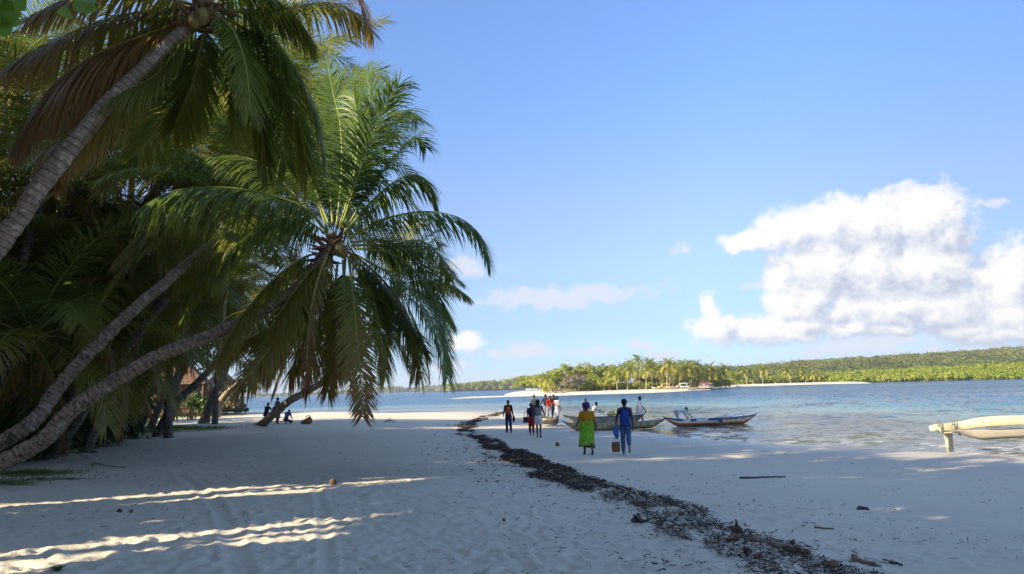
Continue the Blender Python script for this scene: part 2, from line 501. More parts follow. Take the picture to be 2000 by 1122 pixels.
def mat_bark(name, base, dark, pale, lichen=.5, rings=True):
    m, k, out = new_mat(name)
    tc = k.n('ShaderNodeTexCoord').outputs['Object']
    al = k.attr('along').outputs['Fac']
    n = k.noise(tc, 4.2, 6, .75); n2 = k.noise(tc, 16, 4, .65); n3 = k.noise(tc, 8.5, 5, .7)
    c = k.mix(k.rng(n2.outputs['Fac'], .3, .7), base, tuple(b * .62 for b in base))
    c = k.mix(k.math('MULTIPLY', k.rng(n3.outputs['Fac'], .50, .58, 0, .92), k.rng(al, 3.0, 7.5, 1, .25)), c, dark)
    c = k.mix(k.rng(n.outputs['Fac'], .54, .64, 0, lichen), c, pale)
    h = n2.outputs['Fac']
    if rings:
        w = k.math('FRACT', k.math('ADD', k.math('MULTIPLY', al, 10.5), k.math('MULTIPLY', n2.outputs['Fac'], .5)))
        rg = k.rng(w, 0, .26, 1, 0)
        c = k.mix(k.math('MULTIPLY', rg, .55), c, dark)
        h = k.math('SUBTRACT', h, rg)
    principled(k, out, c, .9, .15, h, .6, .03)
    return m

M = {}
M['sand'] = mat_sand()
M['water'] = mat_water()
PALM_STOPS = [(0.0, (.070, .128, .024)), (.22, (.135, .195, .028)), (.42, (.24, .24, .034)), (.62, (.29, .215, .045)), (.8, (.34, .20, .06)), (1.0, (.22, .125, .055))]
M['palm'] = mat_leaf('palm_leaflet', PALM_STOPS, .44, .36, objvar=.12)
M['midrib'] = mat_leaf('palm_midrib', [(0, (.20, .24, .05)), (.4, (.30, .27, .07)), (.8, (.26, .16, .07)), (1, (.16, .09, .05))], .05, .5)
M['fibre'] = simple('palm_fibre', (.16, .105, .06), .9, .1, .5, 30)
M['coconut'] = simple('coconut_skin', (.19, .15, .045), .5, .3, .35, 12)
M['husk'] = simple('dry_husk', (.12, .075, .05), .9, .1, .5, 22, .5, .01)
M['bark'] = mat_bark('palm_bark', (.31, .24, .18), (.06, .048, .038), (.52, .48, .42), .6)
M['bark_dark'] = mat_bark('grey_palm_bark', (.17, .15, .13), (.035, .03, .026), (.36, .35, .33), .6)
M['bark_lit'] = mat_bark('sunlit_palm_bark', (.42, .33, .23), (.14, .10, .07), (.5, .45, .38), .4)  # paler copy of the palm bark, sunlight put into its colour
M['wood_bark'] = mat_bark('tree_bark', (.20, .16, .12), (.07, .055, .04), (.32, .29, .25), .3, False)
BROAD = [(0, (.022, .050, .012)), (.5, (.045, .090, .018)), (1, (.085, .13, .026))]
M['broad'] = mat_leaf('broad_leaf', BROAD, .30, .4, objvar=.1)
M['shade_leaf'] = mat_leaf('fill_broad_leaf', [(0, (.07, .10, .03)), (.5, (.11, .145, .04)), (1, (.16, .18, .055))], .45, .5, objvar=.1)  # paler leaf for the unseen trees, raised to lift fill light in the shade
M['strap'] = mat_leaf('strap_leaf', [(0, (.030, .070, .016)), (.6, (.065, .125, .028)), (1, (.13, .16, .045))], .3, .35)
M['island_leaf'] = mat_leaf('sunlit_leaf', [(0, (.17, .215, .026)), (.5, (.29, .33, .040)), (1, (.40, .36, .065))], .36, .55, objvar=.35, spec=.15)  # the sun's brightness on the island crowns is painted into the leaf colour
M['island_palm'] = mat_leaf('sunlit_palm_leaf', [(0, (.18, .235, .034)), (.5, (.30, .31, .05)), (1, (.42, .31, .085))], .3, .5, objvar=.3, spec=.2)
M['grey_twig'] = mat_leaf('grey_twig', [(0, (.17, .15, .10)), (1, (.25, .23, .15))], .15, .8, objvar=.1, spec=.1)
M['hill_leaf'] = mat_leaf('hill_leaf', [(0, (.060, .085, .032)), (.5, (.115, .14, .042)), (1, (.19, .18, .06))], .25, .7, spec=.1)
M['mangrove'] = mat_leaf('mangrove_leaf', [(0, (.13, .175, .022)), (.5, (.21, .26, .032)), (1, (.30, .30, .05))], .3, .6, spec=.15)
M['grass'] = mat_leaf('grass_blade', [(0, (.08, .14, .025)), (1, (.17, .21, .05))], .35, .6, spec=.15)
M['almond'] = mat_leaf('almond_leaf', [(0, (.15, .29, .045)), (1, (.23, .38, .07))], .66, .35)
M['weed'] = mat_leaf('seaweed', [(0, (.038, .027, .023)), (.6, (.095, .064, .046)), (.85, (.16, .095, .055)), (1, (.26, .17, .10))], .12, .6, spec=.2)
M['dry_leaf'] = simple('dry_leaf', (.24, .13, .075), .7, .2, .45, 25, .4, .005)
M['drift'] = simple('driftwood', (.26, .20, .145), .85, .15, .4, 9, .4, .01, (1, 1, .25))
M['wet_wood'] = simple('wet_wood', (.055, .045, .045), .5, .3, .4, 9, .4, .01)
# ------------------------------------------------------------------ ground
SHORE = np.array([(160, -60), (60, -8), (34, 5), (22, 14), (15.0, 21.3), (9.9, 27.6), (7.2, 33.5), (6.2, 40), (5.0, 49), (3.0, 62), (-1.5, 76),
                  (-11, 88), (-30, 97), (-60, 101), (-160, 106), (-900, 110)], float)
PROFILE_D = [-4000, -400, -120, -60, -34, -20, -11, -5, 0, 8, 13, 17, 24, 40, 200]
PROFILE_Z = [-8, -6, -3.4, -2.2, -1.0, -.34, -.13, -.05, 0, .20, .50, .72, .90, 1.05, 1.6]

def shore_dist(x, y):
    """signed distance to the shoreline, positive on the beach"""
    x = np.asarray(x, float); y = np.asarray(y, float)
    best = np.full(x.shape, 1e9); sgn = np.zeros(x.shape)
    for a, b in zip(SHORE[:-1], SHORE[1:]):
        d = b - a; L2 = d @ d
        t = np.clip(((x - a[0]) * d[0] + (y - a[1]) * d[1]) / L2, 0, 1)
        ex = x - (a[0] + t * d[0]); ey = y - (a[1] + t * d[1])
        r = np.hypot(ex, ey)
        cr = d[0] * (y - a[1]) - d[1] * (x - a[0])
        up = r < best - 1e-9
        best = np.where(up, r, best); sgn = np.where(up, np.sign(cr), sgn)
    return best * np.where(sgn == 0, 1, sgn)

def base_height(x, y):
    d = shore_dist(x, y)
    z = np.interp(d, PROFILE_D, PROFILE_Z)
    z = z + (fbm(x * .12 + 40, y * .12 + 40, 3) - .5) * .09 * np.clip(d / 12, 0, 1)
    return z, d

def ground_hit(px, py, lift=0.0):
    """where the sight line through a photograph pixel meets the beach"""
    d = px_dir(px, py)
    ts = np.geomspace(3, 400, 3000)
    P = CAM + d[None, :] * ts[:, None]
    z, _ = base_height(P[:, 0], P[:, 1])
    k = np.argmax(P[:, 2] < np.maximum(z, -.02))
    p = P[k].copy(); p[2] = max(z[k], -.02) + lift
    return p

def height1(x, y):
    return float(base_height(np.array([x]), np.array([y]))[0][0])

def smooth_path(pts, n=200):
    P = resample(np.array([[p[0], p[1], 0] for p in pts], float), n)
    return P[:, :2]

WRACK_PX = [(985, 806), (930, 822), (905, 838), (950, 862), (985, 880), (1010, 898), (1060, 915), (1120, 940), (1190, 965), (1250, 990), (1330, 1025), (1410, 1058), (1490, 1090), (1600, 1128), (1720, 1165)]
WRACK = smooth_path([ground_hit(*p) for p in WRACK_PX], 260)
TRACKS = [smooth_path([ground_hit(*p) for p in t], 140) for t in
          ([(480, 1180), (462, 1090), (435, 1010), (400, 965), (350, 930)], [(335, 940), (318, 905), (335, 875), (400, 850), (480, 840)],
           [(640, 1150), (632, 1010), (620, 960), (628, 930)])]

def path_dist(x, y, path):
    best = np.full(np.shape(x), 1e9)
    for q in path:
        best = np.minimum(best, (x - q[0])**2 + (y - q[1])**2)
    return np.sqrt(best)

def build_ground():
    az = np.concatenate([np.linspace(-180, -44, 50, endpoint=False), np.linspace(-44, 44, 430, endpoint=False), np.linspace(44, 180, 50, endpoint=False)])
    azr = np.radians(az)
    r = np.concatenate([np.linspace(.4, 4.6, 8), np.geomspace(5.0, 44, 400), np.geomspace(44.6, 260, 110), np.geomspace(270, 3000, 20)])
    Rr, A = np.meshgrid(r, azr, indexing='ij')
    X = Rr * np.sin(A); Y = Rr * np.cos(A)
    Z, D = base_height(X, Y)
    near = np.clip((40 - Rr) / 25, 0, 1) * np.clip(D / 6, 0, 1)
    # fine lumps and footprints
    rough = (fbm(X * 1.3, Y * 1.3, 4, .6) - .5) * .010 + (fbm(X * 6 + 7, Y * 6, 3, .6) - .5) * .024 + (fbm(X * 15 + 3, Y * 15, 2, .6) - .5) * .014
    dry = np.clip((D - 10) / 8, 0, 1)
    dent = np.zeros_like(Z)
    rng = np.random.default_rng(3)
    li = np.log(r)
    for _ in range(5200):
        a0 = rng.uniform(-40, 40); r0 = 5.2 * math.exp(rng.uniform(0, 1.75))
        if rng.random() < .4: a0 = rng.uniform(-34, 2)
        w = rng.uniform(.035, .085); dep = rng.uniform(.006, .020); th = rng.uniform(0, math.pi); st = rng.uniform(1.2, 3.2)
        i0, i1 = np.searchsorted(r, (r0 - .6, r0 + .6)); da = math.degrees(.6 / r0)
        j0, j1 = np.searchsorted(az, (a0 - da, a0 + da))
        cx, cy = r0 * math.sin(rad(a0)), r0 * math.cos(rad(a0))
        dx = X[i0:i1, j0:j1] - cx; dy = Y[i0:i1, j0:j1] - cy
        u = (dx * math.cos(th) + dy * math.sin(th)) / st; v = -dx * math.sin(th) + dy * math.cos(th)
        q = (u * u + v * v) / (w * w)
        dent[i0:i1, j0:j1] += dep * (-np.exp(-q) + .55 * np.exp(-(np.sqrt(q) - 1.45)**2 * 4))
    fine = (rough + np.clip(dent, -.06, .04)) * near * (.22 + .78 * dry)
    sel = (Rr < 40)
    flat = np.ones_like(Z); tr = np.zeros_like(Z)
    for t, w in zip(TRACKS, (.11, .10, .07)):
        pd = np.full_like(Z, 9.0); pd[sel] = path_dist(X[sel], Y[sel], t[::2])
        flat = np.minimum(flat, np.clip((pd - w * .8) / .08, .3, 1))
        tr += -.012 * (pd < w) * np.clip((w - pd) / .04, 0, 1) + .014 * np.exp(-((pd - w - .04) / .03)**2)
    wd = np.full_like(Z, 9.0); wsel = (Rr < 75) & (D > 0); wd[wsel] = path_dist(X[wsel], Y[wsel], WRACK[::3])
    Z = Z + fine * flat + tr * near + .05 * np.exp(-(wd / .5)**2) * near
    wrack = np.exp(-(wd / .75)**2)
    wet = np.clip((8.5 - D) / 7.5, 0, 1)**1.1
    # forest floor and grass on the left
    def blob(px, py, rx, ry):
        c = ground_hit(px, py)
        return np.exp(-(((X - c[0]) / rx)**2 + ((Y - c[1]) / ry)**2))
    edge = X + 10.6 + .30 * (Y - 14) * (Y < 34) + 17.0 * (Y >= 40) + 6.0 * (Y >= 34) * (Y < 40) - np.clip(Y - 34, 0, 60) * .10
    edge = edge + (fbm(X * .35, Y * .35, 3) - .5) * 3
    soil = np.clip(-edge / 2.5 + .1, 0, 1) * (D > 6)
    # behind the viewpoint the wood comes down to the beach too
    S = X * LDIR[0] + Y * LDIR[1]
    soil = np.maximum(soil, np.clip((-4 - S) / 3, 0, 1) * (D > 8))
    grass = np.clip(1.15 * blob(350, 838, 2.6, 3.0) + .8 * blob(285, 842, 2.2, 2.0) + blob(60, 925, 1.1, .9) + .8 * blob(20, 945, .8, .6) + .6 * blob(130, 935, .9, .4) + .9 * blob(380, 812, 6, 6), 0, 1.1)
    n, k = Z.shape
    idx = np.arange(n * k).reshape(n, k)
    nx = np.roll(idx, -1, axis=1)
    q = np.stack([idx[:-1], nx[:-1], nx[1:], idx[1:]], -1).reshape(-1, 4)[:, ::-1]
    V = np.stack([X, Y, Z], -1).reshape(-1, 3)
    ctr = len(V)
    V = np.vstack([V, [0, 0, Z[0].mean()]])
    tri = np.stack([np.full(k, ctr), np.arange(k), (np.arange(k) + 1) % k], 1)[:, ::-1]
    e = lambda a: np.append(a.ravel(), 0)
    me = mesh_np('sand_beach', V, [tri, q], [M['sand']], None, {'wet': e(wet), 'soil': e(soil), 'grass': e(grass), 'wrack': e(wrack)})
    return tag(obj('sand_beach', me), 'pale sand beach with footprints and tyre tracks', kind='structure')
ground = build_ground()
print('ground up', ground.data.polygons[0].normal)

def build_water():
    az = np.radians(np.linspace(-64, 100, 520))
    r = np.concatenate([np.geomspace(13, 140, 330), np.geomspace(142, 900, 70), np.geomspace(930, 3000, 16)])
    Rr, A = np.meshgrid(r, az, indexing='ij')
    X = Rr * np.sin(A); Y = Rr * np.cos(A)
    z, D = base_height(X, Y)
    depth = np.clip(-z, -.3, 8)
    amp = np.clip(depth / .5, 0, 1) * np.clip((170 - Rr) / 120, 0, 1)
    W = (fbm(X * .55 + 3, Y * .9, 3, .55) - .5) * .20 + (fbm(X * 1.5, Y * 2.6 + 5, 2, .5) - .5) * .11
    Z = W * amp
    # shoals far out show paler
    sh = np.exp(-((Y - 150) / 18)**2) * (X > -20) * 1.0 + np.exp(-((Y - 205) / 16)**2) * .8 + np.clip((Y - 480) / 500, 0, 1) * (X < 60) * .4
    shoal = np.exp(-((Rr - 230) / 45)**2) * .9 * (fbm(X * .01, Y * .03, 3) > .35)
    depth = np.where(Rr > 90, depth * (1 - .55 * np.clip(shoal, 0, 1)), depth)
    n, k = Z.shape
    idx = np.arange(n * k).reshape(n, k)
    q = np.stack([idx[:-1, :-1], idx[:-1, 1:], idx[1:, 1:], idx[1:, :-1]], -1).reshape(-1, 4)
    keep = (depth.reshape(-1)[q].max(1) > -.12)
    q = q[keep]
    me = mesh_np('sea', np.stack([X, Y, Z], -1).reshape(-1, 3), [q], [M['water']], None, {'depth': depth.ravel(), 'range': Rr.ravel()})
    return tag(obj('sea', me), 'rippled blue lagoon running up the sand', kind='structure')
sea = build_water()
print('sea up', sea.data.polygons[0].normal)

# ------------------------------------------------------------------ far shores
def strip(name, front, back, zf, zb, mat, n=80, label=None, rows=5, attrs=None):
    """land between two pixel polylines: waterline in front, higher ground behind"""
    f = resample(np.array([at_z(x, y, zf) for x, y in front]), n)
    b = resample(np.array([at_y(x, y, yy) for x, y, yy in back]), n)
    b[:, 2] = zb
    V = []
    for k in range(rows):
        t = k / (rows - 1)
        tp_ = np.clip(np.minimum(np.linspace(0, 1, n), np.linspace(1, 0, n)) / .16, 0.02, 1)**.7
        L = f + (b - f) * (t * tp_)[:, None]
        L[:, 2] = (-.3 if k == 0 else zf + (zb - zf) * t**.7 * tp_) + (RNG.random(n) - .5) * .05 * (k > 0)
        V.append(L)
    V = np.concatenate(V)
    i = np.arange(rows - 1)[:, None] * n; j = np.arange(n - 1)[None, :]
    q = np.stack([i + j, i + j + 1, i + n + j + 1, i + n + j], -1).reshape(-1, 4)
    z0 = np.zeros(len(V))
    me = mesh_np(name, V, [q], [mat], None, {'wet': z0, 'soil': z0, 'grass': z0, 'wrack': z0})
    return tag(obj(name, me), label, kind='structure')

strip('sand_spit', [(985, 772), (1060, 774.5), (1140, 772), (1240, 769.5), (1320, 766), (1386, 761.5)],
      [(985, 768, 330), (1060, 768, 300), (1150, 764, 280), (1250, 762, 275), (1320, 760, 275), (1420, 757, 290)], .02, 1.0, M['sand'], label='white sand spit below the island palms')
strip('sandbar', [(880, 779.5), (940, 777.6), (1000, 775.6), (1070, 774.2)], [(880, 778, 218), (940, 776, 222), (1000, 774, 226), (1070, 772, 240)], .01, .12, M['sand'], label='thin white sandbar in the lagoon')
strip('far_beach', [(820, 766), (880, 764.6), (980, 761.6), (1060, 761)], [(820, 762, 900), (880, 762, 900), (980, 759, 880), (1060, 757, 800)], .02, .8, M['sand'], label='narrow beach on the far left shore')
strip('lagoon_beach', [(1390, 757.5), (1500, 753.5), (1620, 750.4), (1700, 749)], [(1390, 753, 300), (1500, 750, 320), (1620, 748, 330), (1700, 747, 330)], .02, .8, M['sand'], label='low sand strip under the mangroves')

# hills
def hill(name, ridge, y_front, y_back, label, mat, z0=0.0, top=5.0):
    """ridge: pixel polyline of the skyline as seen, at depth y_back"""
    n = 90
    R = resample(np.array([at_y(x, y, y_back) for x, y in ridge]), n)
    rows = 9
    V = []
    for k in range(rows):
        t = k / (rows - 1)
        sc = (y_front + (y_back - y_front) * t) / y_back
        L = R.copy(); L[:, 0] *= sc; L[:, 1] *= sc
        prof = t * t * (3 - 2 * t)
        L[:, 2] = z0 + (R[:, 2] - top - z0) * prof
        V.append(L)
    B = V[-1].copy(); B[:, 1] += 250; B[:, 2] = z0 - 1; V.append(B); rows += 1
    V = np.concatenate(V)
    i = np.arange(rows - 1)[:, None] * n; j = np.arange(n - 1)[None, :]
    q = np.stack([i + j, i + j + 1, i + n + j + 1, i + n + j], -1).reshape(-1, 4)
    o = obj(name, mesh_np(name, V, [q], [mat]))
    return tag(o, label, kind='structure'), V.reshape(rows, n, 3)
M['hill_floor'] = simple('hill_floor', (.05, .06, .028), .95, .05, .4, .1)
hill_o, HILL = hill('wooded_hill', [(1290, 722), (1400, 716), (1480, 711), (1560, 703), (1620, 700), (1700, 694), (1800, 689), (1900, 683), (2000, 676), (2150, 668), (2400, 690)], 330, 640, 'long low hill covered in green forest', M['hill_floor'])
far_o, FARH = hill('far_hills', [(500, 774), (580, 772), (640, 768), (690, 760), (740, 757), (770, 753), (800, 757), (840, 752), (880, 750), (940, 750), (1000, 748), (1080, 742)], 1500, 1900, 'faint low hills across the bay', M['hill_floor'], top=9.0)

# ------------------------------------------------------------------ leaf clouds
def leaf_quads(C, size, rng, up=.35, aspect=1.6, out=None, follow=1.4):
    """rhombic leaf faces of the given size at centres C, facing roughly outward from their clump"""
    n = len(C)
    d = unit(rng.normal(size=(n, 3))); nrm = unit(rng.normal(size=(n, 3)) + np.array([0, 0, up * 3]) + (0 if out is None else out * follow))
    d = unit(d - nrm * (d * nrm).sum(1, keepdims=True)); s = np.cross(nrm, d)
    sz = np.broadcast_to(np.asarray(size, float), (n,))[:, None] * rng.uniform(.6, 1.3, (n, 1))
    V = np.stack([C - d * sz * .5 * aspect, C + s * sz * .5 - nrm * sz * .1, C + d * sz * .5 * aspect, C - s * sz * .5 - nrm * sz * .1], 1).reshape(-1, 3)
    F = np.arange(n * 4).reshape(n, 4)
    return V, F

def crown_points(center, rx, ry, rz, nclump, per, rng, clump=.34, shell=.55):
    """points of leaves gathered in clumps through a crown, with gaps between clumps"""
    d = unit(rng.normal(size=(nclump, 3)))
    rr = (shell + (1 - shell) * rng.random((nclump, 1)))
    c = d * rr * np.array([rx, ry, rz])
    c[:, 2] = np.where(c[:, 2] < -.35 * rz, c[:, 2] * .45, c[:, 2])
    rcl = clump * min(rx, rz) * rng.uniform(.6, 1.25, (nclump, 1, 1))
    dd = unit(rng.normal(size=(nclump, per, 3)))
    p = c[:, None, :] + dd * rng.random((nclump, per, 1))**.45 * rcl * np.array([1.15, 1.15, .75])
    shade = np.repeat(rng.random(nclump), per)
    return p.reshape(-1, 3) + np.asarray(center), shade, unit(dd + .5 * d[:, None, :]).reshape(-1, 3)

def scatter_wood(name, centres, radii, per, size, mat, label, rng, flat=.8):
    mb = MB()
    C = np.asarray(centres); n = len(C)
    d = unit(rng.normal(size=(n, per, 3)) + np.array([0, -.25, .55]))
    P = C[:, None, :] + d * (rng.random((n, per, 1))**.35) * np.asarray(radii)[:, None, None] * np.array([1, 1, flat])
    patch = fbm(C[:, 0] * .02 + 5, C[:, 1] * .02, 3)
    tone = np.repeat(np.clip(rng.random(n) * .7 + (patch - .5) * 1.6 + .15, 0, 1), per) * .8 + rng.random(n * per) * .2
    V, Fq = leaf_quads(P.reshape(-1, 3), size, rng, .12, 1.2, d.reshape(-1, 3), 2.2)
    mb.add(V, Fq, 0, np.repeat(tone, 4))
    return tag(obj(name, mb.mesh(name, [mat], False, 'age')), label, kind='stuff')

def surf_points(G, n, rng, rmin=0.0, rmax=.99):
    rows, cols = G.shape[0] - 2, G.shape[1] - 1
    u = rng.uniform(rmin * rows, rmax * rows, n); v = rng.uniform(0, cols - .01, n)
    i = u.astype(int); j = v.astype(int); a = (u - i)[:, None]; b = (v - j)[:, None]
    return (G[i, j] * (1 - a) + G[i + 1, j] * a) * (1 - b) + (G[i, j + 1] * (1 - a) + G[i + 1, j + 1] * a) * b

rw = np.random.default_rng(21)
hp = surf_points(HILL, 3000, rw, .05); hp[:, 2] += 1.0
scatter_wood('hill_forest', hp, 1.6 + 4.2 * rw.random(len(hp))**1.6, 84, .98, M['hill_leaf'], 'dense forest covering the low hill', rw)
rdg = surf_points(HILL, 130, rw, .955, 1.0); rdg[:, 2] += 2.0
scatter_wood('ridge_trees', rdg, rw.uniform(2.0, 4.6, len(rdg)), 60, 1.3, M['hill_leaf'], 'uneven tree crowns along the hill skyline', rw, .6)
fp = surf_points(FARH, 900, rw, .1)
scatter_wood('far_hill_forest', fp, rw.uniform(6, 11, len(fp)), 26, 6.0, M['hill_leaf'], 'far woodland on the hills across the bay', rw)
# mangrove belt on the right shore
mg = []
for px in np.arange(1500, 2140, 1.6):
    y0 = np.interp(px, [1500, 1620, 2000, 2200], [335, 318, 256, 235])
    for r_ in range(3):
        p = at_y(px + rw.uniform(-2, 2), 700, y0 + 6 + r_ * 14 + rw.uniform(-4, 4))
        hmax = np.interp(px, [1500, 1600, 1750, 2000], [3.6, 4.2, 5.2, 5.6])
        p[2] = rw.uniform(.9, 2.2) + r_ * (hmax - 2.2) / 2.4
        mg.append(p)
scatter_wood('mangroves', mg, rw.uniform(1.2, 2.3, len(mg)), 100, .55, M['mangrove'], 'bright green mangrove belt along the right shore', rw, .85)
# wood on the far left shore
fl = []
for px in np.arange(872, 1075, 1.0):
    for r_ in range(4):
        p = at_y(px + rw.uniform(-1, 1), 700, 905 + 25 * r_ + rw.uniform(-8, 8))
        top = np.interp(px, [870, 920, 985, 1010, 1040, 1060, 1075], [6, 8, 10, 13, 15, 14, 15])
        p[2] = 1.5 + rw.random() * top * .95
        fl.append(p)
scatter_wood('shore_wood', fl, rw.uniform(2.0, 4.2, len(fl)), 52, 1.5, M['mangrove'], 'wood of palms and bushes behind the far left beach', rw)
# ------------------------------------------------------------------ coconut palms
def add_frond(mb, P, leaf=.85, n=78, width=.042, droop=1.0, age0=.05, age1=.2, seg=3, rng=RNG, rach=.028, start=.13, hang=0.0, jitter=.12, skip=0.0, vee=.22, rib=None):
    """leaflets (slot 0) and midrib (slot 1) of one frond along the rachis P"""
    n = int(n * 1.5); width = width * .70; leaf = leaf * 1.10
    P = resample(P, 26)
    T, N, S = frames(P)
    m = len(P)
    u = np.linspace(0, 1, m)
    for side in (-1, 1):
        t = np.sort(np.linspace(start, .995, n) + rng.normal(0, .002, n)).clip(0, 1)
        t = t[rng.random(n) > max(skip, .05)]
        k = len(t)
        ip = lambda A: np.stack([np.interp(t, u, A[:, c]) for c in range(3)], 1)
        B, t_, n_, s_ = ip(P), unit(ip(T)), unit(ip(N)), unit(ip(S))
        tt = (t - start) / (1 - start)
        ln = leaf * (.38 + .62 * np.sin(np.pi * np.clip(tt * .80 + .14, 0, 1))) * rng.uniform(.86, 1.08, k)
        ang = np.radians(70 - 38 * tt + rng.normal(0, 8, k))[:, None]
        out = side * s_ * math.cos(vee) + n_ * math.sin(vee)
        d = unit(np.cos(ang) * t_ + np.sin(ang) * out + rng.normal(0, jitter * .45, (k, 3)))
        dr = droop * rng.uniform(.5, 1.6, k)[:, None]
        pos = B + 0.0
        pts = [pos]; dirs = [d]
        for q in range(seg):
            g = dr * (.10 + hang + .95 * (q / seg)**1.4)
            dq = unit(d + np.array([0, 0, -1.0]) * g)
            pos = pos + dq * (ln / seg)[:, None]
            pts.append(pos); dirs.append(dq)
        prof = [.5, 1.0, .92, .5, .05] if seg == 4 else [.55, 1.0, .8, .06] if seg == 3 else ([.6, 1.0, .06] if seg == 2 else [.7, .1])
        rows = []
        for q in range(seg + 1):
            dq = dirs[q]
            w = unit(t_ - dq * (t_ * dq).sum(1, keepdims=True)) * width * prof[q] * .5
            rows.append(np.stack([pts[q] - w, pts[q] + w], 1))
        V = np.stack(rows, 1).reshape(-1, 3)
        i = np.arange(k)[:, None] * (2 * (seg + 1)) + np.arange(seg)[None, :] * 2
        F = np.stack([i, i + 1, i + 3, i + 2], -1).reshape(-1, 4)
        ag = age0 + (age1 - age0) * tt + rng.normal(0, .035, k)
        a = (ag[:, None, None] + np.linspace(0, .10, seg + 1)[None, :, None] + np.zeros((1, 1, 2))).clip(0, 1).reshape(-1)
        mb.add(V, F, 0, a)
    V, Fs = tube(P, np.linspace(rach, rach * .16, m), 5)
    if rib is None:
        mb.add(V, Fs, 1, np.clip(age0 * .8, 0, 1))
    else:
        rib.add(V, Fs, 0, np.clip(age0 * .8, 0, 1))
    return mb

def auto_rachis(base, az, el, L, bend, n=9, twist=0.0):
    P = [np.asarray(base, float)]
    for k in range(n):
        t = (k + .5) / n
        e = el - bend * t**1.25
        a = az + twist * t
        P.append(P[-1] + np.array([math.cos(a) * math.cos(e), math.sin(a) * math.cos(e), math.sin(e)]) * (L / n))
    return np.array(P)

def add_trunk(mb, P, r0, r1, flare=1.5, sides=14, rng=RNG, rough=.035):
    L = np.linalg.norm(np.diff(P, axis=0), axis=1).sum()
    n = max(14, int(L / .09))
    Q = resample(P, n) + np.cumsum(rng.normal(0, .006, (n, 3)), 0) * np.sin(np.linspace(0, math.pi, n))[:, None]
    s = np.linspace(0, L, n)
    R = r0 + (r1 - r0) * (s / L)**.8
    R = R * (1 + (flare - 1) * np.exp(-s / .55))
    R = R * (1 + .075 * (np.arange(n) % 2) + rng.normal(0, .022, n))
    V, Fs = tube(Q, R, sides)
    V[:n * sides] += rng.normal(0, rough * r1 * .5, (n * sides, 3))
    al = np.append(np.repeat(s, sides), [0, L])
    mb.add(V, Fs, 0, al)

def palm(label, trunk, r0, r1, fronds=(), auto=(), dead=0, nuts=0, bark='bark', group='coconut palms leaning over the beach', seed=1, leafmat='palm',
         L=4.2, leaf=.85, n=70, seg=4, name='coconut_palm', flare=1.5, age=(.05, .2), width=.042):
    """trunk: world points; fronds: list of dicts with world rachis; auto: number of extra fronds or list of azimuths"""
    rng = np.random.default_rng(seed)
    trunk = np.asarray(trunk, float)
    base = trunk[0]; top = trunk[-1]
    root = empty(name, base, label, 'palm tree', group)
    mb = MB(); add_trunk(mb, trunk - base, r0, r1, flare, rng=rng)
    obj('trunk', mb.mesh('palm_trunk', [M[bark]], True, 'along'), root)
    ax = unit(trunk[-1] - trunk[-2])
    # fibrous sheaths and stubs at the crown's foot
    fb = MB()
    for k in range(46):
        a = rng.uniform(0, 6.28); st = top + ax * rng.uniform(-.5, .2) - base
        e1 = st + np.array([math.cos(a), math.sin(a), rng.uniform(-.5, .7)]) * rng.uniform(.18, .6)
        V, Fs = tube(np.array([st, (st + e1) / 2 + rng.normal(0, .05, 3), e1]), [r1 * rng.uniform(.2, .5), rng.uniform(.012, .05), .006], 5); fb.add(V, Fs)
    V, Fs = ellipsoid(top - base, (r1 * 1.5, r1 * 1.5, r1 * 2.2), 10, 7); fb.add(V + rng.normal(0, .03, V.shape), Fs)
    obj('leaf_sheath', fb.mesh('leaf_sheath', [M['fibre']], True), root)
    def put(P, nm='frond', **kw):
        m_ = MB(); rb_ = MB() if seg == 4 else None
        add_frond(m_, P - base, rng=rng, rib=rb_, **kw)
        o = obj(nm, m_.mesh('palm_frond', [M[leafmat], M['midrib']], True, 'age'), root)
        if rb_ is not None: obj('midrib', rb_.mesh('midrib', [M['midrib']], True, 'age'), o)
        return o
    for f in fronds:
        f = dict(f); P = f.pop('P'); nm = f.pop('nm', 'frond')
        kw = dict(leaf=leaf, n=n, seg=seg, width=width); kw.update(f)
        put(np.asarray(P), nm, **kw)
    azs = list(auto) if not isinstance(auto, int) else [k * 2.39996 + rng.uniform(-.2, .2) for k in range(auto)]
    for k, a in enumerate(azs):
        q = (k + .5) / max(1, len(azs))
        el = rad(78 - 95 * q + rng.uniform(-8, 8)); bend = rad(55 + 45 * q * (1 - q) * 2 + rng.uniform(-12, 18))
        ag = age[0] + .10 * q + rng.uniform(0, .06)
        put(auto_rachis(top + ax * .05, a, el, L * rng.uniform(.85, 1.08), bend, twist=rng.uniform(-.25, .25)), leaf=leaf, n=n, seg=seg, width=width,
            droop=.75 + .6 * q, age0=ag, age1=ag + (age[1] - age[0]) + .15 * q * q)
    for k in range(dead):
        a = rng.uniform(0, 6.28)
        put(auto_rachis(top, a, rad(-25 + rng.uniform(-20, 10)), L * .8, rad(58)), 'dead_frond', leaf=leaf * .75, n=int(n * .7), seg=seg, width=width * .8, droop=2.6, age0=.66, age1=.95, hang=.8, skip=.2)
    for k in range(nuts):
        a = rng.uniform(0, 6.28); c = top - base + np.array([math.cos(a) * .26, math.sin(a) * .26, rng.uniform(-.35, -.05)])
        V, Fs = ellipsoid(c, (.11, .11, .14), 10, 8)
        nb = MB(); nb.add(V, Fs); obj('coconut', nb.mesh('coconut', [M['coconut']]), root)
    return root

def pxpath(pts, y0, y1):
    """pixel polyline to world, depth running from y0 to y1 metres"""
    n = len(pts)
    return np.array([at_y(p[0], p[1], y0 + (y1 - y0) * k / (n - 1)) for k, p in enumerate(pts)])

def fr(pts, y0, y1, **kw):
    d = dict(P=pxpath(pts, y0, y1)); d.update(kw); return d

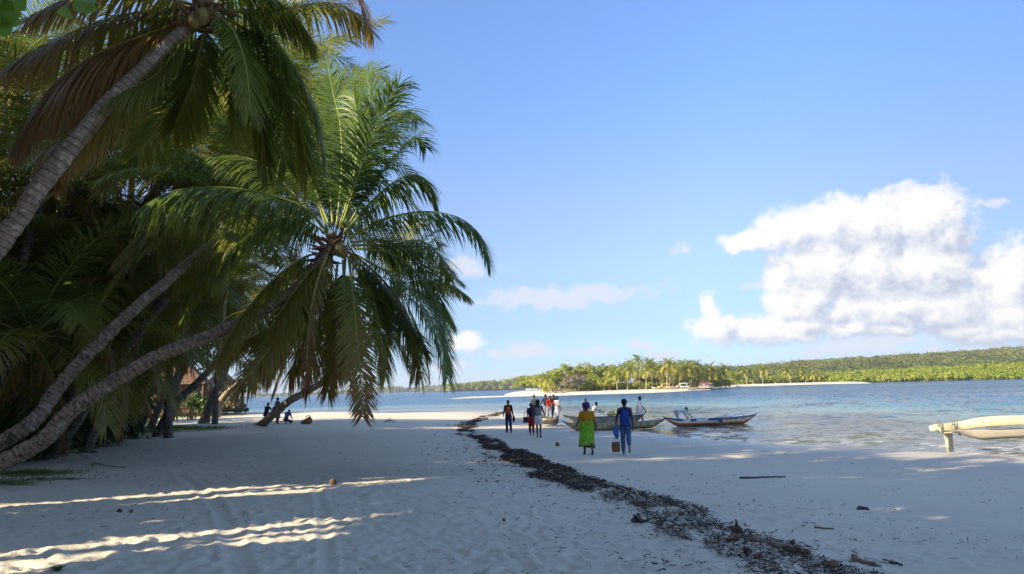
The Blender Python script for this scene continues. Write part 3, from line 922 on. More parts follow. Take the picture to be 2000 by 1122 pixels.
def trunk_px(base_px, pts, y0, y1, sink=.25, base=None):
    b = ground_hit(*base_px) if base is None else np.array(base, float)
    b = b.copy(); b[2] -= sink
    return np.vstack([b, pxpath(pts, y0, y1)])

GA = 'coconut palms leaning over the beach'
# the palm whose crown fills the middle
palm('leaning coconut palm with its full crown over the sand, lowest trunk at left',
     trunk_px(None, [(60, 876), (130, 812), (200, 762), (270, 720), (335, 690), (410, 660), (485, 627), (560, 580), (615, 525), (650, 475)], 13.6, 15.0,
              base=(-10.9, 13.4, height1(-10.9, 13.4))), .175, .095, [
    fr([(640, 455), (598, 408), (520, 379), (430, 366), (340, 373), (280, 402)], 15, 13.4, leaf=1.12, n=92, droop=2.0, age0=.08, age1=.24, hang=.35, vee=-.05),
    fr([(668, 440), (694, 360), (728, 265), (754, 205), (778, 168)], 15, 14.2, leaf=.92, n=84, droop=.9, age0=.03, age1=.10),
    fr([(658, 440), (668, 330), (664, 240), (650, 180), (640, 128)], 15, 16.6, leaf=.8, n=80, droop=.55, age0=0, age1=.06),
    fr([(640, 450), (610, 370), (570, 305), (505, 250), (440, 222)], 15, 17, leaf=.95, n=80, droop=1.2, age0=.05, age1=.18),
    fr([(682, 466), (740, 432), (820, 414), (892, 424), (938, 460), (956, 510)], 15, 14.0, leaf=.82, n=80, droop=1.7, age0=.02, age1=.08, hang=.3),
    fr([(692, 497), (760, 535), (820, 590), (858, 660), (872, 735)], 15, 13.9, leaf=.86, n=84, droop=1.5, age0=.07, age1=.22),
    fr([(645, 497), (615, 540), (565, 620), (520, 690), (462, 760)], 15, 13.4, leaf=.98, n=90, droop=1.3, age0=.24, age1=.62),
    fr([(680, 502), (690, 580), (699, 680), (706, 760), (707, 815)], 15, 13.2, leaf=.62, n=96, droop=1.0, age0=.26, age1=.92),
    fr([(632, 500), (560, 560), (485, 640), (430, 712)], 15, 16.4, leaf=.9, n=80, droop=1.2, age0=.22, age1=.55),
    fr([(660, 512), (648, 600), (618, 690), (588, 755)], 15, 16.2, leaf=.7, n=70, droop=2.0, age0=.45, age1=.85, nm='dead_frond', hang=.5),
    fr([(672, 456), (722, 370), (778, 300), (812, 268), (832, 288)], 15, 16.2, leaf=.84, n=76, droop=1.4, age0=.02, age1=.1),
    fr([(690, 474), (750, 470), (810, 500), (850, 560), (862, 620)], 15, 16.6, leaf=.8, n=76, droop=1.3, age0=.06, age1=.2),
    fr([(636, 470), (560, 440), (480, 440), (400, 482), (345, 545)], 15, 17.0, leaf=.95, n=80, droop=1.7, age0=.12, age1=.3, hang=.2),
    fr([(665, 445), (702, 300), (722, 210), (716, 140)], 15, 16.5, leaf=.8, n=76, droop=.6, age0=.0, age1=.08),
    fr([(650, 510), (590, 600), (540, 680), (520, 740)], 15, 15.2, leaf=.8, n=74, droop=1.5, age0=.35, age1=.72, hang=.3),
    fr([(684, 505), (730, 590), (770, 660), (800, 720)], 15, 15.4, leaf=.84, n=74, droop=1.3, age0=.18, age1=.4),
    fr([(684, 505), (742, 600), (800, 640), (838, 690)], 15, 15.9, leaf=.8, n=74, droop=1.4, age0=.12, age1=.3),
    fr([(664, 440), (690, 350), (700, 260), (690, 180)], 15, 15.6, leaf=1.0, n=84, droop=.9, age0=.02, age1=.1),
    fr([(645, 445), (600, 330), (570, 250), (550, 190)], 15, 15.8, leaf=1.0, n=84, droop=1.1, age0=.03, age1=.12),
    fr([(640, 455), (575, 380), (510, 320), (440, 300)], 15, 15.6, leaf=1.05, n=84, droop=1.5, age0=.05, age1=.16, hang=.2),
    fr([(676, 450), (735, 385), (790, 345), (830, 350), (850, 390)], 15, 15.2, leaf=.85, n=84, droop=1.7, age0=.03, age1=.12, hang=.3),
    fr([(690, 480), (760, 478), (820, 470), (860, 500), (880, 550)], 15, 17.5, leaf=.9, n=84, droop=1.7, age0=.2, age1=.35, hang=.3),
    fr([(686, 500), (748, 560), (790, 620), (815, 690), (820, 740)], 15, 16.8, leaf=.9, n=84, droop=1.7, age0=.15, age1=.4, hang=.3),
    fr([(670, 508), (672, 580), (676, 650), (670, 720)], 15, 15.4, leaf=.85, n=84, droop=1.4, age0=.3, age1=.66, hang=.2),
    fr([(640, 492), (590, 505), (530, 550), (470, 620), (430, 690)], 15, 13.9, leaf=1.0, n=90, droop=1.7, age0=.26, age1=.62, hang=.3),
    fr([(646, 495), (606, 530), (560, 590), (520, 660), (500, 715)], 15, 13.8, leaf=.95, n=90, droop=1.6, age0=.32, age1=.68, hang=.3),
    fr([(645, 500), (625, 580), (600, 660), (566, 735)], 15, 14.3, leaf=.85, n=84, droop=1.6, age0=.28, age1=.7, hang=.3),
    fr([(675, 505), (668, 600), (655, 690), (640, 765)], 15, 15.6, leaf=.8, n=84, droop=1.6, age0=.28, age1=.62, hang=.3),
    fr([(690, 500), (720, 560), (742, 640), (750, 730)], 15, 14.6, leaf=.82, n=84, droop=1.5, age0=.14, age1=.36, hang=.2),
    fr([(652, 468), (590, 428), (530, 430), (470, 470), (425, 535)], 15, 14.0, leaf=1.0, n=90, droop=1.9, age0=.1, age1=.28, hang=.3),
    fr([(695, 485), (770, 500), (835, 560), (866, 650), (874, 720)], 15, 15.8, leaf=.85, n=84, droop=1.6, age0=.08, age1=.24, hang=.2),
    fr([(650, 440), (640, 350), (605, 260), (560, 205)], 15, 16.4, leaf=.9, n=84, droop=1.0, age0=.03, age1=.12),
    fr([(670, 445), (710, 340), (760, 250), (795, 215), (815, 235)], 15, 16.8, leaf=.85, n=84, droop=1.4, age0=.03, age1=.1, hang=.2),
    fr([(640, 505), (580, 600), (530, 690), (486, 745)], 15, 15.8, leaf=.9, n=84, droop=1.7, age0=.4, age1=.75, hang=.4),
    fr([(648, 500), (600, 580), (560, 630), (490, 660)], 15, 14.6, leaf=.85, n=74, droop=1.5, age0=.36, age1=.74, hang=.3),
    ], nuts=2, dead=5, seed=11, bark='bark')
# the tall one crossing the upper left corner
palm('tall coconut palm with ringed trunk slanting across the upper left corner',
     trunk_px(None, [(-90, 560), (0, 456), (80, 352), (150, 268), (215, 195), (285, 128), (345, 72), (402, 22)], 9.2, 10.6,
              base=(-9.4, 8.4, height1(-9.4, 8.4))), .148, .10, [
    fr([(395, 25), (300, 62), (180, 110), (95, 175), (38, 262)], 10.6, 10.0, leaf=1.05, n=115, droop=2.2, age0=.62, age1=.88, nm='dead_frond', hang=.7, width=.05),
    fr([(400, 35), (330, 90), (250, 165), (165, 240), (85, 290)], 10.6, 9.8, leaf=1.0, n=115, droop=2.0, age0=.30, age1=.72, hang=.6),
    fr([(420, 20), (492, 32), (560, 110), (610, 200), (632, 300)], 10.6, 11.0, leaf=.9, n=84, droop=1.7, age0=.08, age1=.34, hang=.25),
    fr([(415, 30), (442, 100), (457, 190), (458, 270)], 10.6, 10.5, leaf=.66, n=84, droop=.6, age0=.14, age1=.3),
    fr([(420, 10), (520, -70), (620, -60), (690, -20), (716, 40)], 10.6, 10.4, leaf=.6, n=80, droop=1.6, age0=.2, age1=.85),
    fr([(418, 28), (470, 110), (505, 220), (520, 320)], 10.6, 11.4, leaf=.95, n=100, droop=1.6, age0=.08, age1=.25, hang=.3),
    fr([(398, 30), (320, 60), (225, 130), (140, 230), (105, 330)], 10.6, 11.6, leaf=1.1, n=110, droop=2.2, age0=.5, age1=.85, nm='dead_frond', hang=.6, width=.05),
    fr([(412, 25), (480, 60), (545, 140), (585, 240), (600, 340)], 10.6, 12.0, leaf=.95, n=80, droop=1.6, age0=.10, age1=.32, hang=.2),
    fr([(395, 15), (300, -10), (180, -20), (60, 30)], 10.6, 9.6, leaf=.7, n=80, droop=1.8, age0=.4, age1=.7, hang=.3),
    fr([(400, 35), (352, 90), (300, 150), (210, 190)], 10.6, 9.9, leaf=.66, n=84, droop=1.6, age0=.12, age1=.28, hang=.5),
    fr([(405, 35), (380, 130), (330, 220), (270, 300)], 10.6, 12.2, leaf=.9, n=80, droop=1.4, age0=.1, age1=.3),
    fr([(425, 30), (500, 110), (540, 220), (560, 330)], 10.6, 12.6, leaf=.9, n=80, droop=1.4, age0=.05, age1=.2),
    fr([(400, 10), (330, -90), (250, -130), (130, -100)], 10.6, 9.0, leaf=.7, n=70, droop=1.0, age0=.05, age1=.2),
    fr([(410, 0), (430, -150), (520, -230), (640, -200)], 10.6, 9.2, leaf=.7, n=70, droop=1.0, age0=.0, age1=.1),
    fr([(405, 0), (380, -150), (300, -260), (200, -280)], 10.6, 12.2, leaf=.7, n=70, droop=1.0, age0=.0, age1=.1),
    fr([(430, 20), (540, 20), (640, 5), (700, 30), (728, 66)], 10.6, 12.0, leaf=.66, n=76, droop=1.6, age0=.2, age1=.6, hang=.2),
        fr([(405, 30), (395, 95), (372, 170), (340, 250)], 10.7, 11.6, leaf=.8, n=90, droop=1.6, age0=.12, age1=.34, hang=.4),
    fr([(398, 22), (340, 32), (255, 72), (165, 130)], 10.6, 10.9, leaf=.75, n=96, droop=1.8, age0=.18, age1=.42, hang=.5),
    fr([(400, 15), (330, 18), (230, 32), (120, 72), (20, 125)], 10.6, 10.2, leaf=.85, n=96, droop=1.9, age0=.35, age1=.66, hang=.4),
    fr([(410, 15), (470, -14), (545, 6), (605, 70)], 10.6, 11.2, leaf=.8, n=90, droop=1.7, age0=.08, age1=.3, hang=.3),
    fr([(412, 22), (455, 60), (480, 130), (488, 215)], 10.6, 10.0, leaf=.7, n=84, droop=1.3, age0=.1, age1=.3, hang=.2),
    ], nuts=2, seed=12, flare=1.1)
# the second long trunk just above the first
palm('leaning coconut palm with pale blotched trunk, running just above the lowest trunk',
     trunk_px(None, [(30, 846), (110, 758), (200, 662), (290, 582), (370, 515), (440, 458), (480, 420)], 14.6, 18.0,
              base=(-12.0, 14.0, height1(-12.0, 14.0))), .165, .10, [
    fr([(480, 420), (420, 330), (350, 290), (270, 300), (200, 360)], 18, 17, leaf=1.0, n=76, droop=1.8, age0=.1, age1=.3, hang=.3),
    fr([(470, 425), (390, 420), (300, 440), (230, 500)], 18, 16.5, leaf=1.0, n=76, droop=1.8, age0=.25, age1=.5, hang=.3),
    fr([(475, 430), (430, 500), (380, 570), (350, 640)], 18, 16.8, leaf=.95, n=76, droop=1.3, age0=.2, age1=.45),
    fr([(480, 435), (450, 540), (440, 620), (430, 690)], 18, 17.6, leaf=.95, n=76, droop=1.3, age0=.2, age1=.5),
    ], auto=13, nuts=4, seed=13)
# palm over the group of people
palm('slender coconut palm leaning right above the seated group',
     trunk_px((500, 829), [(560, 791), (600, 767), (645, 741), (700, 694), (738, 645), (768, 595), (780, 560)], 35.5, 36, sink=.3), .235, .12, [
    fr([(782, 555), (830, 548), (880, 556), (916, 580)], 36, 35, leaf=1.0, width=.052, n=92, droop=1.9, age0=.1, age1=.3, hang=.3),
    fr([(782, 560), (830, 572), (868, 600), (890, 640)], 36, 34.6, leaf=1.0, width=.052, n=92, droop=1.7, age0=.1, age1=.3, hang=.3),
    fr([(782, 565), (830, 610), (862, 660), (870, 700)], 36, 35, leaf=.85, n=92, droop=1.5, age0=.15, age1=.3),
    fr([(778, 552), (782, 500), (798, 455), (815, 430)], 36, 37, leaf=1.05, n=92, droop=1.1, age0=.35, age1=.45),  # sunlit yellow of these upper fronds is put in through leaf age
    fr([(776, 552), (760, 500), (752, 460), (735, 430)], 36, 37, leaf=1.05, n=92, droop=1.1, age0=.33, age1=.45),
    fr([(780, 552), (820, 500), (845, 470), (862, 480)], 36, 37, leaf=1.05, n=92, droop=1.3, age0=.28, age1=.4),
    fr([(774, 570), (760, 640), (752, 700), (745, 745)], 36, 35, leaf=.9, width=.052, n=84, droop=1.9, age0=.35, age1=.75, hang=.4),
    fr([(782, 570), (800, 640), (806, 700), (800, 745)], 36, 35.6, leaf=.9, width=.052, n=84, droop=1.9, age0=.3, age1=.6, hang=.4),
    fr([(772, 568), (730, 620), (710, 680), (690, 735)], 36, 35.2, leaf=.9, width=.052, n=84, droop=1.9, age0=.4, age1=.8, hang=.5),
    fr([(784, 570), (820, 650), (834, 700), (838, 740)], 36, 36.6, leaf=.9, width=.052, n=84, droop=1.9, age0=.3, age1=.5, hang=.4),
    ], auto=9, dead=3, nuts=4, seed=14, L=3.9)
# slanting pale one with hanging dead leaves
palm('sunlit pale palm trunk leaning right under hanging orange dead leaves',
     trunk_px(None, [(440, 772), (480, 738), (520, 708), (560, 684), (585, 660)], 47, 47, base=at_y(420, 798, 47) - np.array([0, 0, .2])), .22, .15, [
    fr([(580, 665), (540, 670), (505, 690), (475, 740)], 47, 45, leaf=1.0, n=64, droop=2.6, age0=.6, age1=.9, nm='dead_frond', hang=.8),
    fr([(582, 668), (560, 690), (545, 730), (530, 775)], 47, 46, leaf=.9, n=64, droop=2.4, age0=.62, age1=.9, nm='dead_frond', hang=.8),
    fr([(580, 662), (530, 640), (490, 650), (455, 690)], 47, 45.5, leaf=1.1, n=64, droop=2.6, age0=.5, age1=.85, nm='dead_frond', hang=.8),
    fr([(588, 668), (610, 690), (615, 720), (612, 745)], 47, 46, leaf=.8, n=64, droop=2.2, age0=.4, age1=.7, hang=.5),
    fr([(586, 660), (560, 620), (520, 600), (480, 620)], 47, 46, leaf=1.0, n=64, droop=2.2, age0=.5, age1=.7, hang=.5),
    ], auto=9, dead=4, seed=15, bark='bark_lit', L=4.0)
palm('grey upright palm at the end of the grass patch, beside the thatched hut',
     trunk_px(None, [(412, 782), (428, 748), (442, 712), (462, 650), (478, 590)], 44, 44, base=at_y(398, 814, 44) - np.array([0, 0, .2])), .23, .14,
     auto=15, dead=4, seed=16, bark='bark_dark', age=(.2, .42))
for k, (bx, by, pts, y, lb) in enumerate([
        ((300, 838), 838, [(335, 798), (375, 758), (415, 712), (445, 650), (460, 560)], 31, 'dark speckled palm trunk bending right beside the dark seated figure'),
        ((290, 822), 822, [(318, 780), (345, 738), (356, 690), (362, 620), (350, 520)], 37, 'thin grey palm trunk rising behind the dark seated figure'),
        ((325, 806), 806, [(340, 770), (352, 735), (375, 690), (400, 620), (420, 540)], 41, 'forking grey palm trunk in front of the reddish thatched wall'),
        ((228, 842), 842, [(245, 800), (275, 755), (320, 712), (370, 660), (400, 590)], 28, 'shaded dark palm trunk at the edge of the undergrowth'),
        ((118, 866), 866, [(140, 770), (150, 700), (140, 600), (110, 480), (90, 380)], 21, 'palm standing right behind the two long leaning trunks'),
        ((40, 860), 860, [(60, 760), (70, 640), (60, 520), (40, 330), (30, 200)], 24, 'palm in the dark grove at the left edge'),
        ((180, 846), 846, [(190, 760), (215, 660), (240, 540), (255, 400), (260, 300)], 27, 'palm in the dark grove above the fork of the leaning trunks'),
        ((330, 818), 818, [(330, 740), (350, 620), (400, 480), (470, 360), (520, 290)], 30, 'tall palm behind the big arching left frond'),
        ((250, 815), 815, [(230, 700), (200, 560), (190, 420), (180, 250), (178, 160)], 38, 'tall palm far back in the dark grove'),
        ((420, 800), 800, [(425, 720), (450, 600), (500, 420), (545, 270), (570, 180)], 43, 'tallest rear palm with its top between the two nearest crowns')]):
    b0 = at_y(bx[0], bx[1], y); b0[2] = height1(b0[0], b0[1]) - .25
    tr = np.vstack([b0, pxpath(pts, y, y + .6)])
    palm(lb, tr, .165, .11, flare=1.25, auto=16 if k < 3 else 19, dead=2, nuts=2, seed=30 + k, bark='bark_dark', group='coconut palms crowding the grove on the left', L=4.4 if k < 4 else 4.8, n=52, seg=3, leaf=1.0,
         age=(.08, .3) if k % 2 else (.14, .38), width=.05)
for k, (px, py, y, bpx, lb) in enumerate([(470, 235, 22, 30, 'palm filling the gap between the two nearest crowns, lower one'), (575, 330, 21, 90, 'palm close behind the central crown, upper left of its heart'), (600, 215, 26, 120, 'palm whose crown shows above the central crown'),
                                     (345, 320, 21, 10, 'palm behind the arching left frond, crown half way up'), (215, 245, 20, -60, 'palm behind the tall slanting trunk, crown at its middle'), (95, 350, 19, -40, 'palm at the left edge behind the tall slanting trunk'),
                                     (490, 120, 27, 60, 'high palm behind the topmost crown'), (30, 130, 24, -80, 'high palm in the top left corner')]):
    c = at_y(px, py, y); b0 = at_y(bpx, 840, y - 1); b0[2] = height1(b0[0], b0[1]) - .2
    m_ = b0 * .5 + c * .5; m_[2] += (c[2] - b0[2]) * .10
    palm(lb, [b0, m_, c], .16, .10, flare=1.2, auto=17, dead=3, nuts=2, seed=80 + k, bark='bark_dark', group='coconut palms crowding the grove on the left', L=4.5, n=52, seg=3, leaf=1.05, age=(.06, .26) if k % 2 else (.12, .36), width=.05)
# low young palms, trunk hardly showing
low = None
for k, (px, py, y, lb) in enumerate([(60, 665, 17.5, 'low palm in front of the grove, nearest the lower left edge'), (165, 575, 19.5, 'low palm with its crown just over the second leaning trunk'), (255, 650, 22, 'low palm between the two leaning trunks'), (330, 545, 22.5, 'low palm under the tip of the arching left frond'), (40, 560, 20, 'low palm with fronds over the left edge, under the tall slanting trunk'), (150, 640, 23, 'low palm beneath the second leaning trunk'), (330, 600, 27, 'young palm hanging over the lowest trunk'),
                                     (120, 470, 25, 'low shaded palm between the slanting trunk and the leaning trunks'), (215, 700, 26, 'small palm drooping beside the dark trunks')]):
    c = at_y(px, py, y)
    gz = height1(c[0] - .8, c[1])
    gz = height1(c[0] - 2.4, c[1])
    palm(lb, [(c[0] - 2.4, c[1], gz - .2), (c[0] - 1.4, c[1], gz + (c[2] - gz) * .5), c], .14, .11, auto=15, dead=2, seed=50 + k, bark='bark_dark', group='coconut palms crowding the grove on the left',
         L=3.9, n=50, seg=3, leaf=1.0, age=(.06, .26), width=.05)

# ------------------------------------------------------------------ broadleaf trees
def broad_tree(name, label, loc, H, R, seed, mat='broad', group=None, nclump=60, per=60, size=.3, trunk_r=.28, crown_z=None, rz=None, bark='wood_bark', cat='tree', tone=1.0, limbs=7, shell=.5, clump=.34):
    rng = np.random.default_rng(seed)
    root = empty(name, loc, label, cat, group)
    cz = crown_z or H * .64; rz = rz or H * .36
    tb = MB()
    spine = np.array([[0, 0, -.3], [rng.normal(0, .15), rng.normal(0, .15), cz * .4], [rng.normal(0, .3), rng.normal(0, .3), cz * .75], [rng.normal(0, .4), rng.normal(0, .4), cz + rz * .4]])
    V, Fs = tube(resample(spine, 14), np.linspace(trunk_r, trunk_r * .25, 14), 9); tb.add(V, Fs)
    for k in range(limbs):
        t = rng.uniform(.4, .8); i = resample(spine, 20)[int(t * 19)]
        a = rng.uniform(0, 6.28); e = np.array([math.cos(a) * R * .75, math.sin(a) * R * .75, cz - i[2] + rng.uniform(-.1, .6) * rz])
        V, Fs = tube(np.array([i, i + e * .5 + np.array([0, 0, .12 * R]), i + e]), [trunk_r * .42, trunk_r * .25, trunk_r * .08], 6); tb.add(V, Fs)
    obj('trunk', tb.mesh('tree_trunk', [M[bark]], True, 'along'), root)
    P, sh, od = crown_points((0, 0, cz), R, R, rz, nclump, per, rng, clump, shell)
    V, Fq = leaf_quads(P, size, rng, .2, 1.6, od)
    cb = MB(); cb.add(V, Fq, 0, np.repeat((sh * .7 + rng.random(len(P)) * .3) * tone, 4))
    obj('crown', cb.mesh('tree_crown', [M[mat]], False, 'age'), root)
    return root

# trees closing the grove behind the palms
gt = [(-22, 26, 12, 4.6), (-27, 34, 14, 5.2), (-21, 36, 12, 4.6), (-30, 44, 6.5, 4.5), (-45, 57, 15, 6), (-39, 68, 14, 5.5), (-17.5, 25, 8.5, 3.2), (-40, 64, 15, 6), (-34, 72, 14, 6)]
labs = ['dark broadleaf tree filling the grove behind the left edge', 'dark broadleaf tree behind the tall slanting palm', 'shaded tree behind the crossing of the leaning palms', 'big dark tree at the back of the grove',
        'rounded dark tree behind the thin grey trunks', 'far dark tree deep in the grove', 'small dense tree behind the undergrowth on the left', 'farthest shaded tree in the wood', 'shaded tree at the far end of the wood']
proto = {}
for k, (x, y, h, r) in enumerate(gt):
    broad_tree('shade_tree', labs[k], (x, y, height1(x, y) - .1), h, r, 70 + k, group='dark trees closing the grove', nclump=80, per=62, size=.30, crown_z=h * .55, rz=h * .46, shell=.35)
# the wood that goes on to the left and behind the viewpoint: its crowns shade the beach
base_a = broad_tree('shade_tree', 'tall shade tree of the wood beside the viewpoint', (-14, 3.5, .9), 12.5, 3.4, 91, 'shade_leaf', group='trees of the wood beside the viewpoint', nclump=38, per=70, size=.30, crown_z=8.4, rz=4.2, shell=.25)
base_b = broad_tree('shade_tree', 'tall shade tree of the wood beside the viewpoint', (-8, -6, .9), 13.0, 3.0, 92, 'shade_leaf', group='trees of the wood beside the viewpoint', nclump=36, per=70, size=.30, crown_z=8.8, rz=4.3, shell=.25)
SHADE = []      # (s, t) along / across the light, scale, turn, prototype
def place_shade(s, t, sc, rz, which):
    p = LDIR * s + PDIR * t
    z = height1(p[0], p[1]) - .1
    src = base_a if which else base_b
    copy_thing(src, (p[0], p[1], z), rz, 'tall shade tree of the wood beside the viewpoint', scale=sc)
rs = np.random.default_rng(5)
def set_first(o, s, t):
    p = LDIR * s + PDIR * t; o.location = (p[0], p[1], height1(p[0], p[1]) - .1)
set_first(base_a, -5.5, 18.5); set_first(base_b, -5.0, 4.0)
for (s, t, sc) in [(-5.5, -18, 1.0), (-5.0, -13.0, 1.05), (-6, -8, 1.0), (-5.2, -3.0, 1.0), (-6.0, .5, .95), (-5.4, 7.2, 1.0), (-6.5, 12.0, .95), (-5.5, 23, 1.05), (-6, 28, 1.0), (-5, 33, 1.0), (-5.5, 38, .9), (-9, 58, .6), (-6, 77, 1.0),
                   (-11, -15, .8), (-11, -9, .85), (-12, -3, .8), (-11.5, 3, .8), (-12, 16, .8), (-11, 20.5, .8), (-11.5, 26, .85), (-11, 31, .85), (-12, 36, .85), (-11, 41, .7)]:
    place_shade(s, t, sc, rs.uniform(0, 6.28), rs.random() < .5)

low_a = broad_tree('shade_tree', 'unseen low spreading tree placed to shade the near sand', (-14, 3.5, .9), 5.6, 2.2, 93, 'shade_leaf', group='unseen low trees placed for shade', nclump=46, per=60, size=.26, crown_z=3.1, rz=2.5, shell=.2, trunk_r=.16)
set_first(low_a, -4.7, 6.0)  # low trees added out of view to shade the near sand
for (s, t, sc) in [(-4.6, -2.5, 1), (-4.8, .2, 1), (-4.6, 3.0, 1), (-6.4, 4.6, 1.1), (-6.5, 1.0, 1.1), (-4.7, 16.2, 1.0), (-4.6, 19.2, 1.0), (-5, 22.4, 1.1), (-5, 25.6, 1.1), (-5, 29, 1.2), (-5, 32.5, 1.2), (-6.5, 17.6, 1.15), (-6.5, 21, 1.15), (-6.3, 6.2, .8)]:
    p = LDIR * s + PDIR * t
    copy_thing(low_a, (p[0], p[1], height1(p[0], p[1]) - .1), rs.uniform(0, 6.28), 'unseen low spreading tree placed to shade the near sand', scale=sc)

mid_a = broad_tree('shade_tree', 'unseen middling tree placed to close gaps in the shade', (-14, 3.5, .9), 7.2, 2.1, 94, 'shade_leaf', group='unseen middling trees placed for shade', nclump=37, per=68, size=.26, crown_z=5.2, rz=1.95, shell=.2, trunk_r=.16)
set_first(mid_a, -4.7, 9.7)  # mid-height crowns added out of view where sun leaked above the low ones
for (s, t, sc) in [(-7.5, -3, 1.15), (-7.5, .4, 1.15), (-7.6, 3.6, 1.15), (-7.5, 6.2, 1.0), (-7.5, 11.2, .5), (-7.8, 13.2, 1.5), (-8.2, 9.0, 1.5), (-7.4, 16.0, 1.1), (-7.5, 19.5, 1.15), (-7.5, 23, 1.15), (-7.5, 26.5, 1.15), (-7.5, 30, 1.15), (-4.8, 1.6, .95), (-4.8, 4.6, .95), (-4.9, 6.5, .8)]:
    p = LDIR * s + PDIR * t
    copy_thing(mid_a, (p[0], p[1], height1(p[0], p[1]) - .1), rs.uniform(0, 6.28), 'unseen middling tree placed to close gaps in the shade', scale=sc)

col_a = broad_tree('shade_tree', 'unseen slim leafy screen added to cut the sunlight into streaks', (-14, 3.5, .9), 6.4, .62, 95, 'shade_leaf', group='unseen leafy screens shaping the sun streaks', nclump=70, per=50, size=.24, crown_z=3.1, rz=3.0, shell=.15, trunk_r=.10, clump=.5)
set_first(col_a, -4.2, 11.5)  # unseen leafy screens, spaced to leave slits for the sun streaks
for (s, t, sc) in [(-4.3, 9.95, .8), (-4.0, 8.95, .32), (-5.2, 10.6, .4), (-4.2, 12.85, .55), (-4.0, 14.3, 1.0), (-4.3, 7.6, 1.0), (-6.4, 11.5, 1.2), (-6.2, 14.5, 1.1), (-9, 11.4, 1.4)]:
    p = LDIR * s + PDIR * t
    copy_thing(col_a, (p[0], p[1], height1(p[0], p[1]) - .1), rs.uniform(0, 6.28), 'unseen slim leafy screen added to cut the sunlight into streaks', scale=sc)

# sea almond branch reaching into the top left corner
def almond_branch():
    root = empty('almond_branch', (-4.6, 3.4, height1(-4.6, 3.4)), 'bright green leafy twigs hanging into the top left corner', 'tree branch')
    b = np.array(root.location)
    tb = MB()
    V, Fs = tube(np.array([b + [0, 0, -.2], b + [.1, .1, 2.0], b + [.5, .6, 3.9], b + [.9, 1.4, 4.7]]) - b, [.13, .11, .07, .03], 8); tb.add(V, Fs)
    tips = [at_y(10, -40, 5.2), at_y(150, -60, 5.2)]
    for t_ in tips:
        V, Fs = tube(np.array([b + [.5, .6, 3.9], (b + [.5, .6, 3.9] + t_) / 2 + [0, 0, .15], t_]) - b, [.05, .03, .012], 6); tb.add(V, Fs)
    obj('bough', tb.mesh('bough', [M['wood_bark']], True, 'along'), root)
    rng = np.random.default_rng(4)
    for (px, py, dx, dy, L) in [(-20, -10, 55, 30, .24), (0, -5, 52, 5, .22), (-15, 10, 50, 42, .24), (-25, 30, 50, 30, .2), (-30, -30, 70, 8, .2), (125, -20, -4, 38, .13), (150, -45, 25, 62, .2), (165, -40, 28, 40, .17), (150, -60, -60, 30, .2), (200, -50, 30, 30, .17), (-10, -20, 30, 70, .26), (20, -20, 20, 46, .2)]:
        px += 14 if px < 100 else 4; py += 14 if px < 100 else 30; L *= 1.0 if px < 100 else 1.35
        a = at_y(px, py, 5.2 + rng.uniform(-.1, .1)); e = at_y(px + dx, py + dy, 5.1 + rng.uniform(-.15, .1))
        d = unit(e - a); s = unit(np.cross(d, unit(a - CAM) + rng.normal(0, .25, 3))); nn = np.cross(s, d)
        ts = np.linspace(0, 1, 7); w = np.array([.02, .24, .42, .54, .60, .48, .06]) * .5
        mid = a[None] + d[None] * (ts * L)[:, None] + nn[None] * (-.12 * L * ts**2)[:, None]
        V = np.concatenate([mid - s * (w * L)[:, None] + nn * (w * L * .25)[:, None], mid, mid + s * (w * L)[:, None] + nn * (w * L * .25)[:, None]]) - b
        i = np.arange(6)
        F = np.concatenate([np.stack([i, i + 1, i + 8, i + 7], 1), np.stack([i + 7, i + 8, i + 15, i + 14], 1)])
        lb = MB(); lb.add(V, F, 0, rng.uniform(.2, 1.0)); obj('leaf', lb.mesh('almond_leaf', [M['almond']], True, 'age'), root)
almond_branch()

# ------------------------------------------------------------------ undergrowth on the left
def strap_mesh(seed, n=80, L=1.5, w=.06):
    rng = np.random.default_rng(seed); mb = MB()
    for k in range(n):
        a = rng.uniform(0, 6.28); e = rad(rng.uniform(28, 86)); l = L * rng.uniform(.6, 1.1)
        b0 = np.array([rng.normal(0, .22), rng.normal(0, .22), 0]) + np.array([0, 0, rng.uniform(0, .5)])
        P = auto_rachis(b0, a, e, l, rad(rng.uniform(40, 120)), 5)
        T, N, S = frames(P)
        ww = (np.array([.6, 1, 1, .8, .5, .04]) * w)[:, None]
        V = np.concatenate([P - S * ww, P - N * ww * .3, P + S * ww]); i = np.arange(5)
        mb.add(V, np.concatenate([np.stack([i, i + 1, i + 7, i + 6], 1), np.stack([i + 6, i + 7, i + 13, i + 12], 1)]), 0, rng.random())
    return mb.mesh('strap_foliage', [M['strap']], True, 'age')
SM = [strap_mesh(100 + k) for k in range(4)]
rb = np.random.default_rng(8)
plants = []
for px, y, n_ in [(-30, 18, 1), (20, 19, 1), (60, 21, 1), (-20, 22, 1), (30, 23, 1), (100, 23, 1), (140, 24.5, 1), (175, 25.5, 1), (210, 27, 1), (80, 26, 1), (10, 27, 1), (150, 28, 1), (205, 30, 1), (255, 30, 1), (50, 30, 1), (110, 31, 1), (245, 34, 1), (-30, 26, 1), (180, 33, 1), (125, 24, 1)]:
    p = at_y(px, 830, y); plants.append((p[0], p[1]))
for k, (x, y) in enumerate(plants):
    r = empty('strap_leaf_plant', (x, y, height1(x, y) - .05), 'dark strap leaved plant in the undergrowth left of the trunks', 'plant', 'strap leaved plants in the undergrowth', rb.uniform(0, 6.28))
    r.scale = (rb.uniform(.9, 1.45),) * 3
    obj('foliage', SM[k % 4], r)
